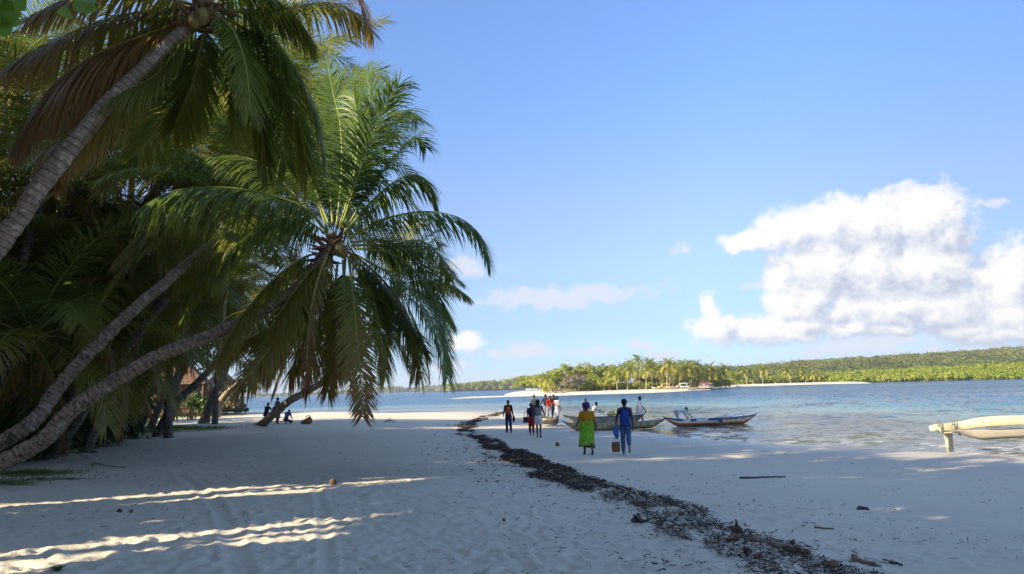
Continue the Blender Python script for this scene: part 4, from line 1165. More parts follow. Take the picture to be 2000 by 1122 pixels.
def bush(label, x, y, h, r, seed, mat='broad', size=.16, group='bushes under the palms'):
    rng = np.random.default_rng(seed)
    root = empty('bush', (x, y, height1(x, y) - .1), label, 'bush', group)
    P, sh, od = crown_points((0, 0, h * .5), r, r, h * .52, 34, 60, rng, .4, .3)
    V, Fq = leaf_quads(P, size, rng, .2, 1.6, od)
    mb = MB(); mb.add(V, Fq, 0, np.repeat(sh * .7 + rng.random(len(P)) * .3, 4)); obj('foliage', mb.mesh('bush_foliage', [M[mat]], False, 'age'), root)
    sb = MB()
    for k in range(5):
        a = rng.uniform(0, 6.28); V, Fs = tube(np.array([[0, 0, 0], [math.cos(a) * r * .3, math.sin(a) * r * .3, h * .4], [math.cos(a) * r * .6, math.sin(a) * r * .6, h * .75]]), [.04, .025, .01], 5); sb.add(V, Fs)
    obj('stem', sb.mesh('bush_stem', [M['wood_bark']], True, 'along'), root)
for k, (px, y, h, r, lb) in enumerate([(30, 25, 3.4, 2.0, 'dark bush at the left edge behind the strap leaved plants'), (110, 27, 3.6, 2.1, 'dark bush behind the crossing trunks'), (190, 32, 3.6, 2.2, 'dark bush behind the shaded trunk'),
                                     (-60, 24, 4, 2.2, 'tall dark bush in the left corner of the grove'), (150, 36, 4.2, 2.6, 'broad dark bush deep under the palms'), (60, 40, 4.4, 3, 'broad bush at the back of the left grove'), (250, 40, 3.4, 2.2, 'dark bush behind the seated dark figure')]):
    p = at_y(px, 830, y); bush(lb, p[0], p[1], h, r, 120 + k)
p = at_y(392, 800, 58); bush('low sunlit green bush in front of the thatched hut', p[0], p[1], 2.0, 1.3, 140)
p = at_y(440, 800, 62); bush('brownish bush at the water edge right of the pale trunk', p[0], p[1], 2.6, 1.5, 141, 'grey_twig')
p = at_y(462, 803, 66); bush('low brown scrub on the sand above the blue water', p[0], p[1], 1.2, 1.0, 142, 'grey_twig')

# grass blades
def grass():
    rng = np.random.default_rng(9); C = []
    for (px, py, rx, ry, n) in [(350, 836, 2.6, 2.6, 5200), (290, 842, 2.0, 1.3, 1800), (60, 925, 1.0, .7, 900), (20, 945, .7, .5, 400), (125, 936, .7, .35, 300), (380, 815, 5, 5, 3000)]:
        c = ground_hit(px, py)
        C.append(np.stack([c[0] + rng.normal(0, .5, n) * rx, c[1] + rng.normal(0, .5, n) * ry], 1))
    C = np.concatenate(C)
    pk = fbm(C[:, 0] * 1.4, C[:, 1] * 1.4, 3) > .43
    C = C[pk]; n = len(C)
    z, _ = base_height(C[:, 0], C[:, 1])
    B = np.column_stack([C, z]); a = rng.uniform(0, 6.28, n); h = rng.uniform(.04, .12, n)
    s = np.stack([np.cos(a), np.sin(a), 0 * a], 1) * .008
    tip = B + np.stack([np.cos(a + 1.3) * h * .7, np.sin(a + 1.3) * h * .7, h], 1)
    V = np.stack([B - s, B + s, tip], 1).reshape(-1, 3)
    me = mesh_np('grass', V, [np.arange(n * 3).reshape(n, 3)], [M['grass']], None, {'age': np.repeat(rng.random(n), 3)}, False)
    tag(obj('grass', me), 'thin patches of short green grass on the sand', 'grass', kind='stuff')
grass()
# ------------------------------------------------------------------ island across the lagoon
def small_palm_proto(seed, H, lean, L, nf=22, name='island_palm'):
    rng = np.random.default_rng(seed)
    root = empty('coconut_palm', (0, 0, -50), 'palm', 'palm tree', 'coconut palms on the far island')
    tr = np.array([[0, 0, -.3], [lean * .25, 0, H * .4], [lean * .7, 0, H * .75], [lean, 0, H]])
    mb = MB(); V, Fs = tube(resample(tr, 10), np.linspace(.17, .10, 10), 7); mb.add(V, Fs)
    obj('trunk', mb.mesh('island_palm_trunk', [M['bark_lit']], True, 'along'), root)
    fb = MB()
    for k in range(nf):
        q = (k + .5) / nf
        P = auto_rachis(tr[-1], k * 2.4 + rng.uniform(-.2, .2), rad(80 - 100 * q + rng.uniform(-8, 8)), L * rng.uniform(.85, 1.1), rad(80 + rng.uniform(-10, 20)), 6)
        add_frond(fb, P, leaf=.95, n=34, width=.13, droop=1.2 + q * .6, age0=.05 + .2 * q + rng.uniform(0, .15), age1=.25 + .4 * q * q + rng.uniform(0, .2), seg=1, rng=rng, rach=.03)
    obj('crown', fb.mesh('island_palm_crown', [M['island_palm'], M['midrib']], True, 'age'), root)
    return root
PP = [small_palm_proto(200 + k, h, l, L) for k, (h, l, L) in enumerate([(6.2, .5, 3.6), (5.0, 1.0, 3.5), (3.4, -.6, 3.3), (8.2, .4, 3.7)])]
ip = []   # (px of trunk foot, depth, px height of crown centre, prototype, turn)
spec = [(1250, 232, 3, 'tallest island palm, standing clear above the others'), (1262, 226, 0, 'bent island palm just right of the tallest one'), (1275, 236, 0, 'island palm with its crown right of the tallest one'),
        (1225, 230, 1, 'island palm just left of the tallest one'), (1238, 240, 0, 'island palm behind the tallest one'), (1292, 228, 0, 'island palm left of the yellow roofed boat'),
        (1303, 224, 0, 'island palm above the yellow roofed boat'), (1314, 232, 0, 'island palm with straight pale trunk right of the yellow roofed boat'), (1326, 238, 1, 'leafy island palm behind the beached boats, left of centre'),
        (1336, 234, 1, 'island palm behind the white roofed boat'), (1348, 242, 0, 'island palm right of the white roofed boat'), (1358, 238, 0, 'island palm behind the hut with the red roof'),
        (1368, 246, 1, 'island palm right of the red roofed hut'), (1380, 240, 1, 'island palm left of the radio mast'), (1396, 248, 1, 'island palm below the radio mast'),
        (1410, 252, 1, 'last island palm at the right end of the spit'), (1206, 228, 1, 'low island palm between the green tree and the tall palms'), (1190, 234, 2, 'short island palm in front of the green trees'),
        (1077, 232, 2, 'yellowing palm at the left end of the island'), (1066, 238, 2, 'leftmost island palm at the edge of the wood'), (1216, 244, 0, 'island palm at the back, left of the tall ones'),
        (1342, 250, 0, 'rear island palm between the masts of trunks'), (1283, 246, 0, 'rear island palm behind the yellow roofed boat'), (1296, 250, 0, 'rear island palm peeping over the palm row'), (1320, 252, 0, 'rear island palm over the middle of the palm row'),
        (1460, 318, 1, 'palm on the lagoon beach, left of its clump'), (1472, 320, 1, 'palm in the clump on the lagoon beach'), (1482, 322, 0, 'tallest palm of the clump on the lagoon beach'), (1490, 318, 1, 'right palm of the clump on the lagoon beach'),
        (1530, 322, 1, 'spreading palm on the lagoon beach, middle'), (1545, 320, 1, 'spreading yellow palm on the lagoon beach'), (1560, 324, 1, 'palm right of the spreading yellow one'), (1575, 322, 2, 'low palm over the lagoon beach'),
        (1590, 322, 2, 'low palm near the right end of the lagoon beach'), (1602, 322, 2, 'last low palm before the mangroves'),
        (1232, 246, 3, 'tall rear palm just left of the tallest one'), (1268, 250, 3, 'tall rear palm between the tallest one and the yellow roofed boat'), (1310, 246, 0, 'second row palm above the brown pirogue'), (1330, 244, 0, 'second row palm left of the white roofed boat'), (1352, 248, 0, 'second row palm over the beached brown pirogue'),
        (1374, 252, 0, 'second row palm over the red roofed hut'), (1390, 254, 1, 'second row palm right under the mast'), (1404, 258, 1, 'second row palm near the end of the spit'), (1285, 252, 0, 'second row palm left of the yellow roof')]
rp = np.random.default_rng(31)
used = set()
for (px, y, k, lb) in spec:
    p = at_y(px, 757, y); z = .9 if y < 300 else .6
    rz = rp.uniform(-.7, .7) + (math.pi if rp.random() < .4 else 0); sc = rp.uniform(.9, 1.1) * (1.0 if y < 300 else 1.05)
    if k not in used:
        used.add(k); o = PP[k]; o.location = (p[0], p[1], z); o.rotation_euler = (0, 0, rz); o['label'] = lb; o.scale = (sc,) * 3
    else:
        copy_thing(PP[k], (p[0], p[1], z), rz, lb, scale=sc)
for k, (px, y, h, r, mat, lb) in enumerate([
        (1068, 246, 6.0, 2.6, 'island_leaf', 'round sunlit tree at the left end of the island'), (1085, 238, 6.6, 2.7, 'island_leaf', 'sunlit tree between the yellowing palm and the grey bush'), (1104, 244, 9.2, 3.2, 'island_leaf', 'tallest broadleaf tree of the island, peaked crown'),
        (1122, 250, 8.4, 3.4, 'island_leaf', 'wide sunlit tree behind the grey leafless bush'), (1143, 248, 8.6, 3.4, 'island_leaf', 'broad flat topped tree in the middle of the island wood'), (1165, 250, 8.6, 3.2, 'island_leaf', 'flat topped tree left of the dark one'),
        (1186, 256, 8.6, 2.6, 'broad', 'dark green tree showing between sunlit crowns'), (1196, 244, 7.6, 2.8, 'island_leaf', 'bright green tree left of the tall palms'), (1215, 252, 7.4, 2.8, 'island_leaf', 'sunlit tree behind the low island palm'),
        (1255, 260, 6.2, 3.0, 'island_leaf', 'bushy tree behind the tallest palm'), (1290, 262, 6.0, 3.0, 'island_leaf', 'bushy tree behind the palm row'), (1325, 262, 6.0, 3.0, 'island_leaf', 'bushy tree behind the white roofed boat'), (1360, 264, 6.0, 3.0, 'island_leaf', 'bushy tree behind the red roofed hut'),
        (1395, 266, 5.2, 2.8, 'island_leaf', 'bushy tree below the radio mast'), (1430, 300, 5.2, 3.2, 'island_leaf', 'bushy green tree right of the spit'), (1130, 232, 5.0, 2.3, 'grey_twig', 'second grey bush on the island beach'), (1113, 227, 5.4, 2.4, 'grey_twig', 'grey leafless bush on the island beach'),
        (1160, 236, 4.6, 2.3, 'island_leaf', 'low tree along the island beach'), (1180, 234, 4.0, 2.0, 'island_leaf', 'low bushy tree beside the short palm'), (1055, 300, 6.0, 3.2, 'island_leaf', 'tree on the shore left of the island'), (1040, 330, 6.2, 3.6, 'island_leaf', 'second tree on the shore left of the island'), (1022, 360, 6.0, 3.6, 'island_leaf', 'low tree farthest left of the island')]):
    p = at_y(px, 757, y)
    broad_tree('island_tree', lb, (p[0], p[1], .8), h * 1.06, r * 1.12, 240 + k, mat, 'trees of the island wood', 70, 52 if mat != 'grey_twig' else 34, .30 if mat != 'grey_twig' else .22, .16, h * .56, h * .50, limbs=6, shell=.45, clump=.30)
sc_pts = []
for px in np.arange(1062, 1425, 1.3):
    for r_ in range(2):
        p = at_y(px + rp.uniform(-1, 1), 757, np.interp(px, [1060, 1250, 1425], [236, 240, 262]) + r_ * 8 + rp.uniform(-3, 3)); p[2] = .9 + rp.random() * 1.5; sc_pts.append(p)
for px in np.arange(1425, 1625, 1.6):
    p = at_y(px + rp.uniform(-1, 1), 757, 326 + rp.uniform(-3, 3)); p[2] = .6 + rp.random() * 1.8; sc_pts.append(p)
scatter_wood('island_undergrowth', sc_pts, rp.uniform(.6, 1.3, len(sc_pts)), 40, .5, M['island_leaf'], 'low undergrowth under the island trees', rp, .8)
# driftwood tangle at the left end of the spit
for k, (px, py, a, L, lb) in enumerate([(1080, 764, .3, 5, 'bleached fallen trunk at the left end of the spit'), (1098, 763, -.4, 4, 'fallen grey branch below the leafless bush'), (1112, 764, .1, 4.5, 'driftwood trunk lying on the spit sand'), (1090, 757, .9, 4, 'leaning dead trunk at the island edge')]):
    p = at_y(px, py, 216 + k); p[2] = .55
    o = empty('fallen_trunk', p, lb, 'driftwood', 'driftwood at the end of the spit', a)
    mb = MB(); V, Fs = tube(np.array([[-L / 2, 0, .1], [0, .1, .35], [L / 2, 0, .9 + (k == 3) * 2]]), [.24, .2, .08], 7); mb.add(V, Fs)
    for b in range(4):
        V, Fs = tube(np.array([[b * .7 - 1, 0, .3], [b * .8 - 1.1, .4, .9], [b - 1, .5, 1.4]]), [.09, .06, .02], 5); mb.add(V, Fs)
    obj('wood', mb.mesh('fallen_trunk', [M['drift']], True), o)

M['red_paint'] = simple('red_paint', (.55, .06, .04), .5, .3, .2)
M['white_paint'] = simple('white_paint', (.78, .77, .74), .5, .3, .08)
M['thatch'] = simple('thatch', (.27, .17, .095), .95, .05, .5, 14, .8, .04, (1, 1, .2))
M['red_thatch'] = simple('red_thatch', (.17, .10, .065), .95, .05, .5, 12, .8, .04, (1, 1, .3))
M['timber'] = simple('timber', (.20, .12, .065), .8, .15, .4, 9, .4, .01, (1, 1, .3))
# radio masts
for (px, y, top, lb, s) in [(1385.5, 520, 691, 'red and white radio mast rising behind the island palms', .5), (1548, 640, 699, 'small white radio mast on the hill skyline', .6)]:
    b = at_y(px, 730, y); t_ = at_y(px, top, y); b[2] = max(2, t_[2] - 19); H = t_[2] - b[2]
    r = empty('radio_mast', b, lb, 'mast')
    for k in range(6):
        z0, z1 = H * k / 6, H * (k + 1) / 6
        mb = MB(); w0 = s * (.62 - .45 * k / 6); w1 = s * (.62 - .45 * (k + 1) / 6)
        for a in range(3):
            c0, c1 = 2.094 * a, 2.094 * (a + 1)
            A = np.array([math.cos(c0) * w0, math.sin(c0) * w0, z0]); B = np.array([math.cos(c0) * w1, math.sin(c0) * w1, z1]); D = np.array([math.cos(c1) * w1, math.sin(c1) * w1, z1])
            for q in ((A, B), (A, D), (B, D)):
                V, Fs = tube(np.array(q), .09 * s, 4); mb.add(V, Fs)
        obj('lattice_section', mb.mesh('lattice_section', [M['red_paint' if k % 2 else 'white_paint']]), r)
# huts
def hut(label, x, y, z, w, d, hw, hr, wall, roof, rz, cat='hut', posts=True):
    r = empty('thatched_hut', (x, y, z), label, cat, None, rz)
    mb = MB(); V, Fs = box((0, 0, hw / 2), (w, d, hw)); mb.add(V, Fs); obj('wall', mb.mesh('hut_wall', [M[wall]], False), r)
    W, D = w / 2 + .5, d / 2 + .5
    n = 13
    V = []; 
    for k in range(n):
        t = k / (n - 1); s = 1 - t
        V += [(-W * (.25 + .75 * s), -D * s - .0, hw - .25 + hr * t + (k % 2) * .05), (W * (.25 + .75 * s), -D * s, hw - .25 + hr * t + (k % 2) * .05), (W * (.25 + .75 * s), D * s, hw - .25 + hr * t + (k % 2) * .05), (-W * (.25 + .75 * s), D * s, hw - .25 + hr * t + (k % 2) * .05)]
    F = [(4 * k + j, 4 * k + (j + 1) % 4, 4 * k + 4 + (j + 1) % 4, 4 * k + 4 + j) for k in range(n - 1) for j in range(4)] + [(3, 2, 1, 0)]
    mb = MB(); mb.add(V, np.array(F)); obj('roof', mb.mesh('hut_roof', [M[roof]], False), r)
    mb = MB(); V, Fs = box((.3, -d / 2 - .03, hw * .42), (.8, .06, hw * .84)); mb.add(V, Fs); obj('door', mb.mesh('hut_door', [M['timber']], False), r)
    for a in (-1, 1):
        for b in (-1, 1):
            mb = MB(); V, Fs = tube(np.array([[a * (w / 2 + .3), b * (d / 2 + .3), 0], [a * (w / 2 + .3), b * (d / 2 + .3), hw]]), .07, 7); mb.add(V, Fs); obj('post', mb.mesh('hut_post', [M['timber']]), r)
    return r
p = at_y(352, 800, 62); hut('reddish thatched hut glimpsed between the trunks on the left', p[0] - .8, p[1], 1.05, 5.0, 4, 2.7, 2.4, 'red_thatch', 'red_thatch', .25)
p = at_y(398, 800, 66); hut('brown rounded thatched hut roof left of the grey upright palm', p[0] + .3, p[1] + 3, 1.0, 2.6, 2.6, 2.2, 1.6, 'timber', 'thatch', .6)
M['pale_wall'] = simple('pale_wall', (.55, .42, .36), .8, .2, .2, 3)
M['red_roof'] = simple('red_roof', (.42, .19, .13), .7, .2, .3, 5)
p = at_y(1376, 752, 236); hut('small hut with a red roof behind the beached boats', p[0], p[1], .5, 3.2, 2.6, 1.5, .7, 'pale_wall', 'red_roof', .1)
p = at_y(1245, 756, 246); hut('small pink walled hut under the tallest palm', p[0], p[1], .9, 3.6, 3, 2.0, 1.0, 'pale_wall', 'thatch', -.1)
# picnic table
def picnic():
    p = at_y(356, 812, 50); p[2] = height1(p[0], p[1])
    r = empty('picnic_table', p, 'dark wooden picnic table on the sunlit grass behind the trunks', 'table', None, .1)
    def part(nm, pcs):
        mb = MB()
        for c, s in pcs:
            V, Fs = box(c, s); mb.add(V, Fs)
        obj(nm, mb.mesh(nm, [M['timber']], False), r)
    for k in range(4): part('plank', [((0, -.33 + .22 * k, .75), (1.7, .2, .05))])
    for s in (-1, 1):
        part('bench', [((0, s * .75, .43), (1.7, .26, .05)), ((-.6, s * .75, .2), (.08, .08, .42)), ((.6, s * .75, .2), (.08, .08, .42))])
        part('leg', [((s * .6, 0, .36), (.09, .6, .72)), ((s * .6, 0, .3), (.07, 1.5, .08))])
picnic()

# ------------------------------------------------------------------ boats
M['plank_grey'] = simple('weathered_plank', (.32, .26, .18), .85, .15, .35, 5, .3, .01, (.25, 1, 1))
M['plank_tan'] = simple('tan_plank', (.36, .28, .19), .85, .15, .35, 5, .3, .01, (.25, 1, 1))
M['plank_dark'] = simple('dark_plank', (.085, .075, .075), .8, .2, .35, 5, .3, .01, (.25, 1, 1))
M['mossy'] = simple('mossy_hull', (.26, .19, .06), .85, .15, .45, 7, .3, .01, (.3, 1, 1))
M['rust_paint'] = simple('rust_brown_paint', (.42, .16, .06), .7, .2, .4, 4, .2, .01, (.4, 1, 1))
M['cream_paint'] = simple('cream_paint', (.68, .55, .37), .6, .25, .12, 6)
M['blue_paint'] = simple('blue_hull_paint', (.055, .115, .24), .6, .25, .35, 5)
M['chipped'] = None
def mat_chipped():
    m, k, out = new_mat('chipped_white_paint')
    tc = k.n('ShaderNodeTexCoord').outputs['Object']
    n = k.noise(k.vmath('MULTIPLY', tc, (.5, 1, 1)), 7, 5, .65); n2 = k.noise(tc, 30, 3)
    c = k.mix(k.rng(n.outputs['Fac'], .45, .55), (.46, .36, .22), (.22, .155, .09))
    c = k.mix(k.rng(n2.outputs['Fac'], .5, .8, 0, .6), c, (.35, .31, .27))
    principled(k, out, c, .8, .2, n.outputs['Fac'], .3, .01); return m
M['chipped'] = mat_chipped()
def mat_spotted():
    m, k, out = new_mat('spotted_strake')
    tc = k.n('ShaderNodeTexCoord').outputs['Object']
    v = k.n('ShaderNodeTexVoronoi'); v.inputs['Scale'].default_value = 6.5; k.lk(tc, v.inputs['Vector'])
    n2 = k.noise(tc, 9, 4)
    c = k.mix(k.rng(n2.outputs['Fac'], .3, .7), (.34, .33, .30), (.24, .22, .2))
    c = k.mix(k.rng(v.outputs['Distance'], .20, .28, 1, 0), c, (.03, .03, .035))
    principled(k, out, c, .8, .2); return m
M['spotted'] = mat_spotted()

def hull_fn(L, B, D, rise_b, rise_s, sharp=1.6):
    def sect(u):      # u in -1..1 along the boat -> half beam, keel z, sheer z
        hb = B / 2 * (1 - abs(u)**2.3)**.8 + .012
        up = np.where(u < 0, rise_b, rise_s) * np.abs(u)**4
        kz = np.where(np.abs(u) > .70, ((np.abs(u) - .70) / .30)**sharp, 0) * (D + np.where(u < 0, rise_b, rise_s)) * .93
        return hb, kz, D + up
    return sect
def pirogue(label, loc, rz, L=5.6, B=.75, D=.55, rise=(.45, .45), mats=None, band=(.42, .7), thwarts=5, group=None, roll=0.0, tipmat=None, pitch=0.0):
    """dugout with raised pointed ends; mats: bottom, band, top strake, inside"""
    r = empty('pirogue', loc, label, 'boat', group, rz)
    r.rotation_euler = (roll, pitch, rz)
    sect = hull_fn(L, B, D, *rise)
    n = 44
    us = np.linspace(-1, 1, n)
    prof = np.linspace(0, 1, 9)
    def ring(u, inset=0.0):
        hb, kz, sz = sect(u)
        hb = max(.008, hb - inset); kz = kz + inset
        pts = []
        for q in prof:                       # from the sheer (q=1) down to the keel: width follows a rounded V
            pts.append((hb * min(1.0, (1 - (1 - q)**3.4)**.55 + .0) if q > 0 else 0.0, kz + (sz - kz) * q))
        return pts
    O = np.array([[(u * L / 2, w, z) for w, z in ring(u)] for u in us]); I = np.array([[(u * L / 2 * .985, w, z) for w, z in ring(u, .035)] for u in us])
    I[:, -1, 2] = O[:, -1, 2]
    m = len(prof)
    def shell(A, k0, k1, flip):
        V = []; F = []
        S = A[:, k0:k1 + 1]; w = k1 - k0 + 1
        for sgn in (1, -1):
            off = len(V) and len(V[0])
            V.append((S * np.array([1, sgn, 1])).reshape(-1, 3))
            i = np.arange(n - 1)[:, None] * w; j = np.arange(w - 1)[None, :]
            q = np.stack([i + j, i + j + 1, i + w + j + 1, i + w + j], -1).reshape(-1, 4)
            if (sgn < 0) != flip: q = q[:, ::-1]
            F.append(q + (0 if sgn > 0 else len(V[0])))
        return np.concatenate(V), np.concatenate(F)
    b0 = int(round(band[0] * (m - 1))); b1 = int(round(band[1] * (m - 1)))
    mats = mats or ['rust_paint', 'cream_paint', 'blue_paint', 'plank_grey']
    ms = [M[x] for x in mats]
    mb = MB(); V, Fq = shell(O, 0, b0, False); mb.add(V, Fq, 0)
    V, Fq = shell(O, b0, b1, False); mb.add(V, Fq, 1)
    V, Fq = shell(I, 0, m - 1, True); mb.add(V, Fq, 2)
    obj('hull', mb.mesh('pirogue_hull', [ms[0], ms[1], ms[3]], True), r)
    mb = MB(); V, Fq = shell(O + np.array([0, .006, 0]), b1, m - 1, False)
    left = (V[Fq].mean(1)[:, 0] < L * .1)
    if len(ms) > 4:
        mb.add(V, Fq[left], 0); mb.add(V, Fq[~left], 1)
    else:
        mb.add(V, Fq, 0)
    obj('top_strake', mb.mesh('top_strake', [ms[2]] + ms[4:5], True), r)
    # gunwale rail along each side
    for sgn in (1, -1):
        P = (O[:, -1] + I[:, -1]) / 2 * np.array([1, sgn, 1]) + np.array([0, 0, .012])
        g = MB(); V, Fs = tube(P, .028, 6); g.add(V, Fs); obj('gunwale', g.mesh('gunwale', [M[tipmat or mats[2]]], True), r)
    for k in range(thwarts):
        u = -.62 + 1.24 * k / max(1, thwarts - 1); hb, kz, sz = sect(np.array(u))
        g = MB(); V, Fs = box((u * L / 2, 0, float(sz) - .09), (.16, float(hb) * 2 - .05, .035)); g.add(V, Fs); obj('thwart', g.mesh('thwart', [M['plank_grey']], False), r)
    for s_, u in ((-1, -1), (1, 1)):
        hb, kz, sz = sect(np.array(float(u))); e = np.array([u * L / 2, 0, float(sz)])
        g = MB(); V, Fs = tube(np.array([e - [u * .14, 0, .12], e + [u * .04, 0, .02], e + [u * .15, 0, .08]]), [.045, .038, .02], 7); g.add(V, Fs); obj('stem_head', g.mesh('stem_head', [M[tipmat if tipmat == 'boom_under' else 'plank_dark']], True), r)
    r['half'] = 0
    return r, sect

def boat_between(pxa, pxb, y, zw, **kw):
    """boat whose two tips stand at two pixels, lying across the view at depth y"""
    a = at_y(*pxa, y[0]); b = at_y(*pxb, y[1])
    c = (a + b) / 2; L = float(np.linalg.norm((b - a)[:2])) - .4
    rz = math.atan2(b[1] - a[1], b[0] - a[0])
    return pirogue(loc=(c[0], c[1], zw), rz=rz, L=L, **kw)

bt, bsect = boat_between((1292, 806), (1480, 808), (41.5, 42.5), -.02, label='blue and cream pirogue with rust brown bottom and white lettering, floating at the waterline', B=.6, D=.36, rise=(.15, .12),
                  mats=['rust_paint', 'cream_paint', 'blue_paint', 'plank_grey', 'chipped'], band=(.5, .75), group='pirogues along the shore')
LB = float(np.linalg.norm((at_y(1480, 808, 42.5) - at_y(1292, 806, 41.5))[:2])) - .4
def hull_side(x, z, L, sect):
    hb, kz, sz = sect(np.array(x / (L / 2)))
    q = np.clip((z - kz) / (sz - kz), .02, 1)
    return hb * np.minimum(1, (1 - (1 - q)**3.4)**.55)
def lettering(text, x0, z0, size, root, L, sect, mat):
    cu = bpy.data.curves.new('lettering', 'FONT'); cu.body = text; cu.size = size; cu.shear = .15; cu.resolution_u = 3; cu.offset = .012
    tmp = bpy.data.objects.new('lettering_tmp', cu); COL.objects.link(tmp)
    dg = bpy.context.evaluated_depsgraph_get(); me = bpy.data.meshes.new_from_object(tmp.evaluated_get(dg))
    bpy.data.objects.remove(tmp)
    # subdivide long faces is not needed: the side is nearly flat over a letter
    co = np.zeros(len(me.vertices) * 3); me.vertices.foreach_get('co', co); co = co.reshape(-1, 3)
    X = x0 + co[:, 0] * 1.0; Z = z0 + co[:, 1]
    Y = -hull_side(X, Z, L, sect) - .014
    me.vertices.foreach_set('co', np.stack([X, Y, Z], 1).ravel().astype(np.float32)); me.materials.append(mat); me.update()
    return obj('lettering', me, root)
M['letter_white'] = simple('letter_white', (.82, .82, .80), .6, .2, .04)
lettering('Opil', -1.75, .265, .24, bt, LB, bsect, M['letter_white'])
lettering('Sworl9', -.98, .265, .24, bt, LB, bsect, M['letter_white'])
# gear lying in it: pale poles, frames, a blue cloth over the side
for k, (x0, x1, z0, z1) in enumerate([(.2, 1.0, .42, .54), (1.0, 2.0, .42, .62)]):
    o = empty('pole', bt.matrix_basis @ Vector((x0, -.12, z0)), ['pale pole resting along the lettered pirogue, nearer the middle', 'pale pole resting along the lettered pirogue, nearer its right end'][k], 'pole', None, bt.rotation_euler[2])
    mb = MB(); V, Fs = tube(np.array([[0, 0, 0], [x1 - x0, .2, z1 - z0]]), .026, 7); mb.add(V, Fs); obj('shaft', mb.mesh('pole', [M['white_paint']]), o)
for k, x in enumerate((.85, 1.95)):
    o = empty('trestle', bt.matrix_basis @ Vector((x, 0, .36)), ['small pale trestle frame in the middle of the lettered pirogue', 'pale trestle frame near the right end of the lettered pirogue'][k], 'frame', None, bt.rotation_euler[2])
    for s in (-1, 1):
        mb = MB(); V, Fs = tube(np.array([[s * .14, s * .1, 0], [0, 0, .24]]), .02, 6); mb.add(V, Fs); obj('leg', mb.mesh('trestle_leg', [M['white_paint']]), o)
mb = MB()
V, F = [], []
for i in range(6):
    for j in range(5):
        x = .18 + .22 * j / 4 + i * .035; z = .39 - .24 * i / 5
        V.append((x, -float(hull_side(np.array(x), np.array(min(z, .36)), LB, bsect)) - .03 - .01 * math.sin(j * 2.2), z + .02))
for i in range(5):
    for j in range(4): F.append((i * 5 + j, i * 5 + j + 1, i * 5 + j + 6, i * 5 + j + 5))
V = np.array(V); bl = bt.matrix_basis.translation
cl = obj('blue_cloth', MB().add(V, np.array(F)).mesh('blue_cloth', [simple('blue_tarp', (.03, .10, .22), .6, .3, .2)])); cl.matrix_basis = bt.matrix_basis
tag(cl, 'dark blue cloth hung over the side of the lettered pirogue', 'cloth')

b2, s2 = boat_between((1096, 810), (1302, 816), (38.8, 41), .02, label='weathered grey and yellowish pirogue lying nearest, drawn up on the sand', B=.55, D=.34, rise=(.18, .08), mats=['mossy', 'chipped', 'chipped', 'plank_grey'], band=(.4, .75), group='pirogues along the shore', tipmat='plank_grey')
b3, s3 = boat_between((1097, 799), (1262, 807), (42.6, 43.6), .12, label='tan pirogue with a dark spotted strake, behind the weathered grey one', B=.55, D=.44, rise=(.16, .06), mats=['plank_tan', 'plank_tan', 'spotted', 'plank_grey'], band=(.4, .62), group='pirogues along the shore', tipmat='plank_dark')
b4, s4 = boat_between((1052, 796), (1092, 806), (46, 43), .18, label='dark narrow pirogue, its end showing behind the man in the long white shirt', B=.6, D=.36, rise=(.3, .1), mats=['plank_dark', 'plank_dark', 'plank_grey', 'plank_dark'], band=(.4, .8), thwarts=3, group='pirogues along the shore', tipmat='plank_dark')
# yellow sack and pale pole on the tan pirogue
p = at_y(1194, 811.5, 43.2)
o = empty('sack', p, 'yellow sack with a pointed corner on the tan pirogue', 'sack')
V, Fs = ellipsoid((0, 0, .06), (.27, .2, .14), 12, 8); V[:, 2] += np.exp(-((V[:, 0] - .12) / .06)**2) * .10; V += RNG.normal(0, .01, V.shape)
obj('body', MB().add(V, Fs).mesh('sack', [simple('yellow_sack', (.62, .55, .10), .6, .3, .2)]), o)
o = empty('pole', at_y(1200, 810.5, 43.2), 'white pole lying on the tan pirogue beside the yellow sack', 'pole')
V, Fs = tube(np.array([[0, 0, 0], [1.3, .1, .03]]), .035, 6); obj('shaft', MB().add(V, Fs).mesh('pole', [M['white_paint']]), o)

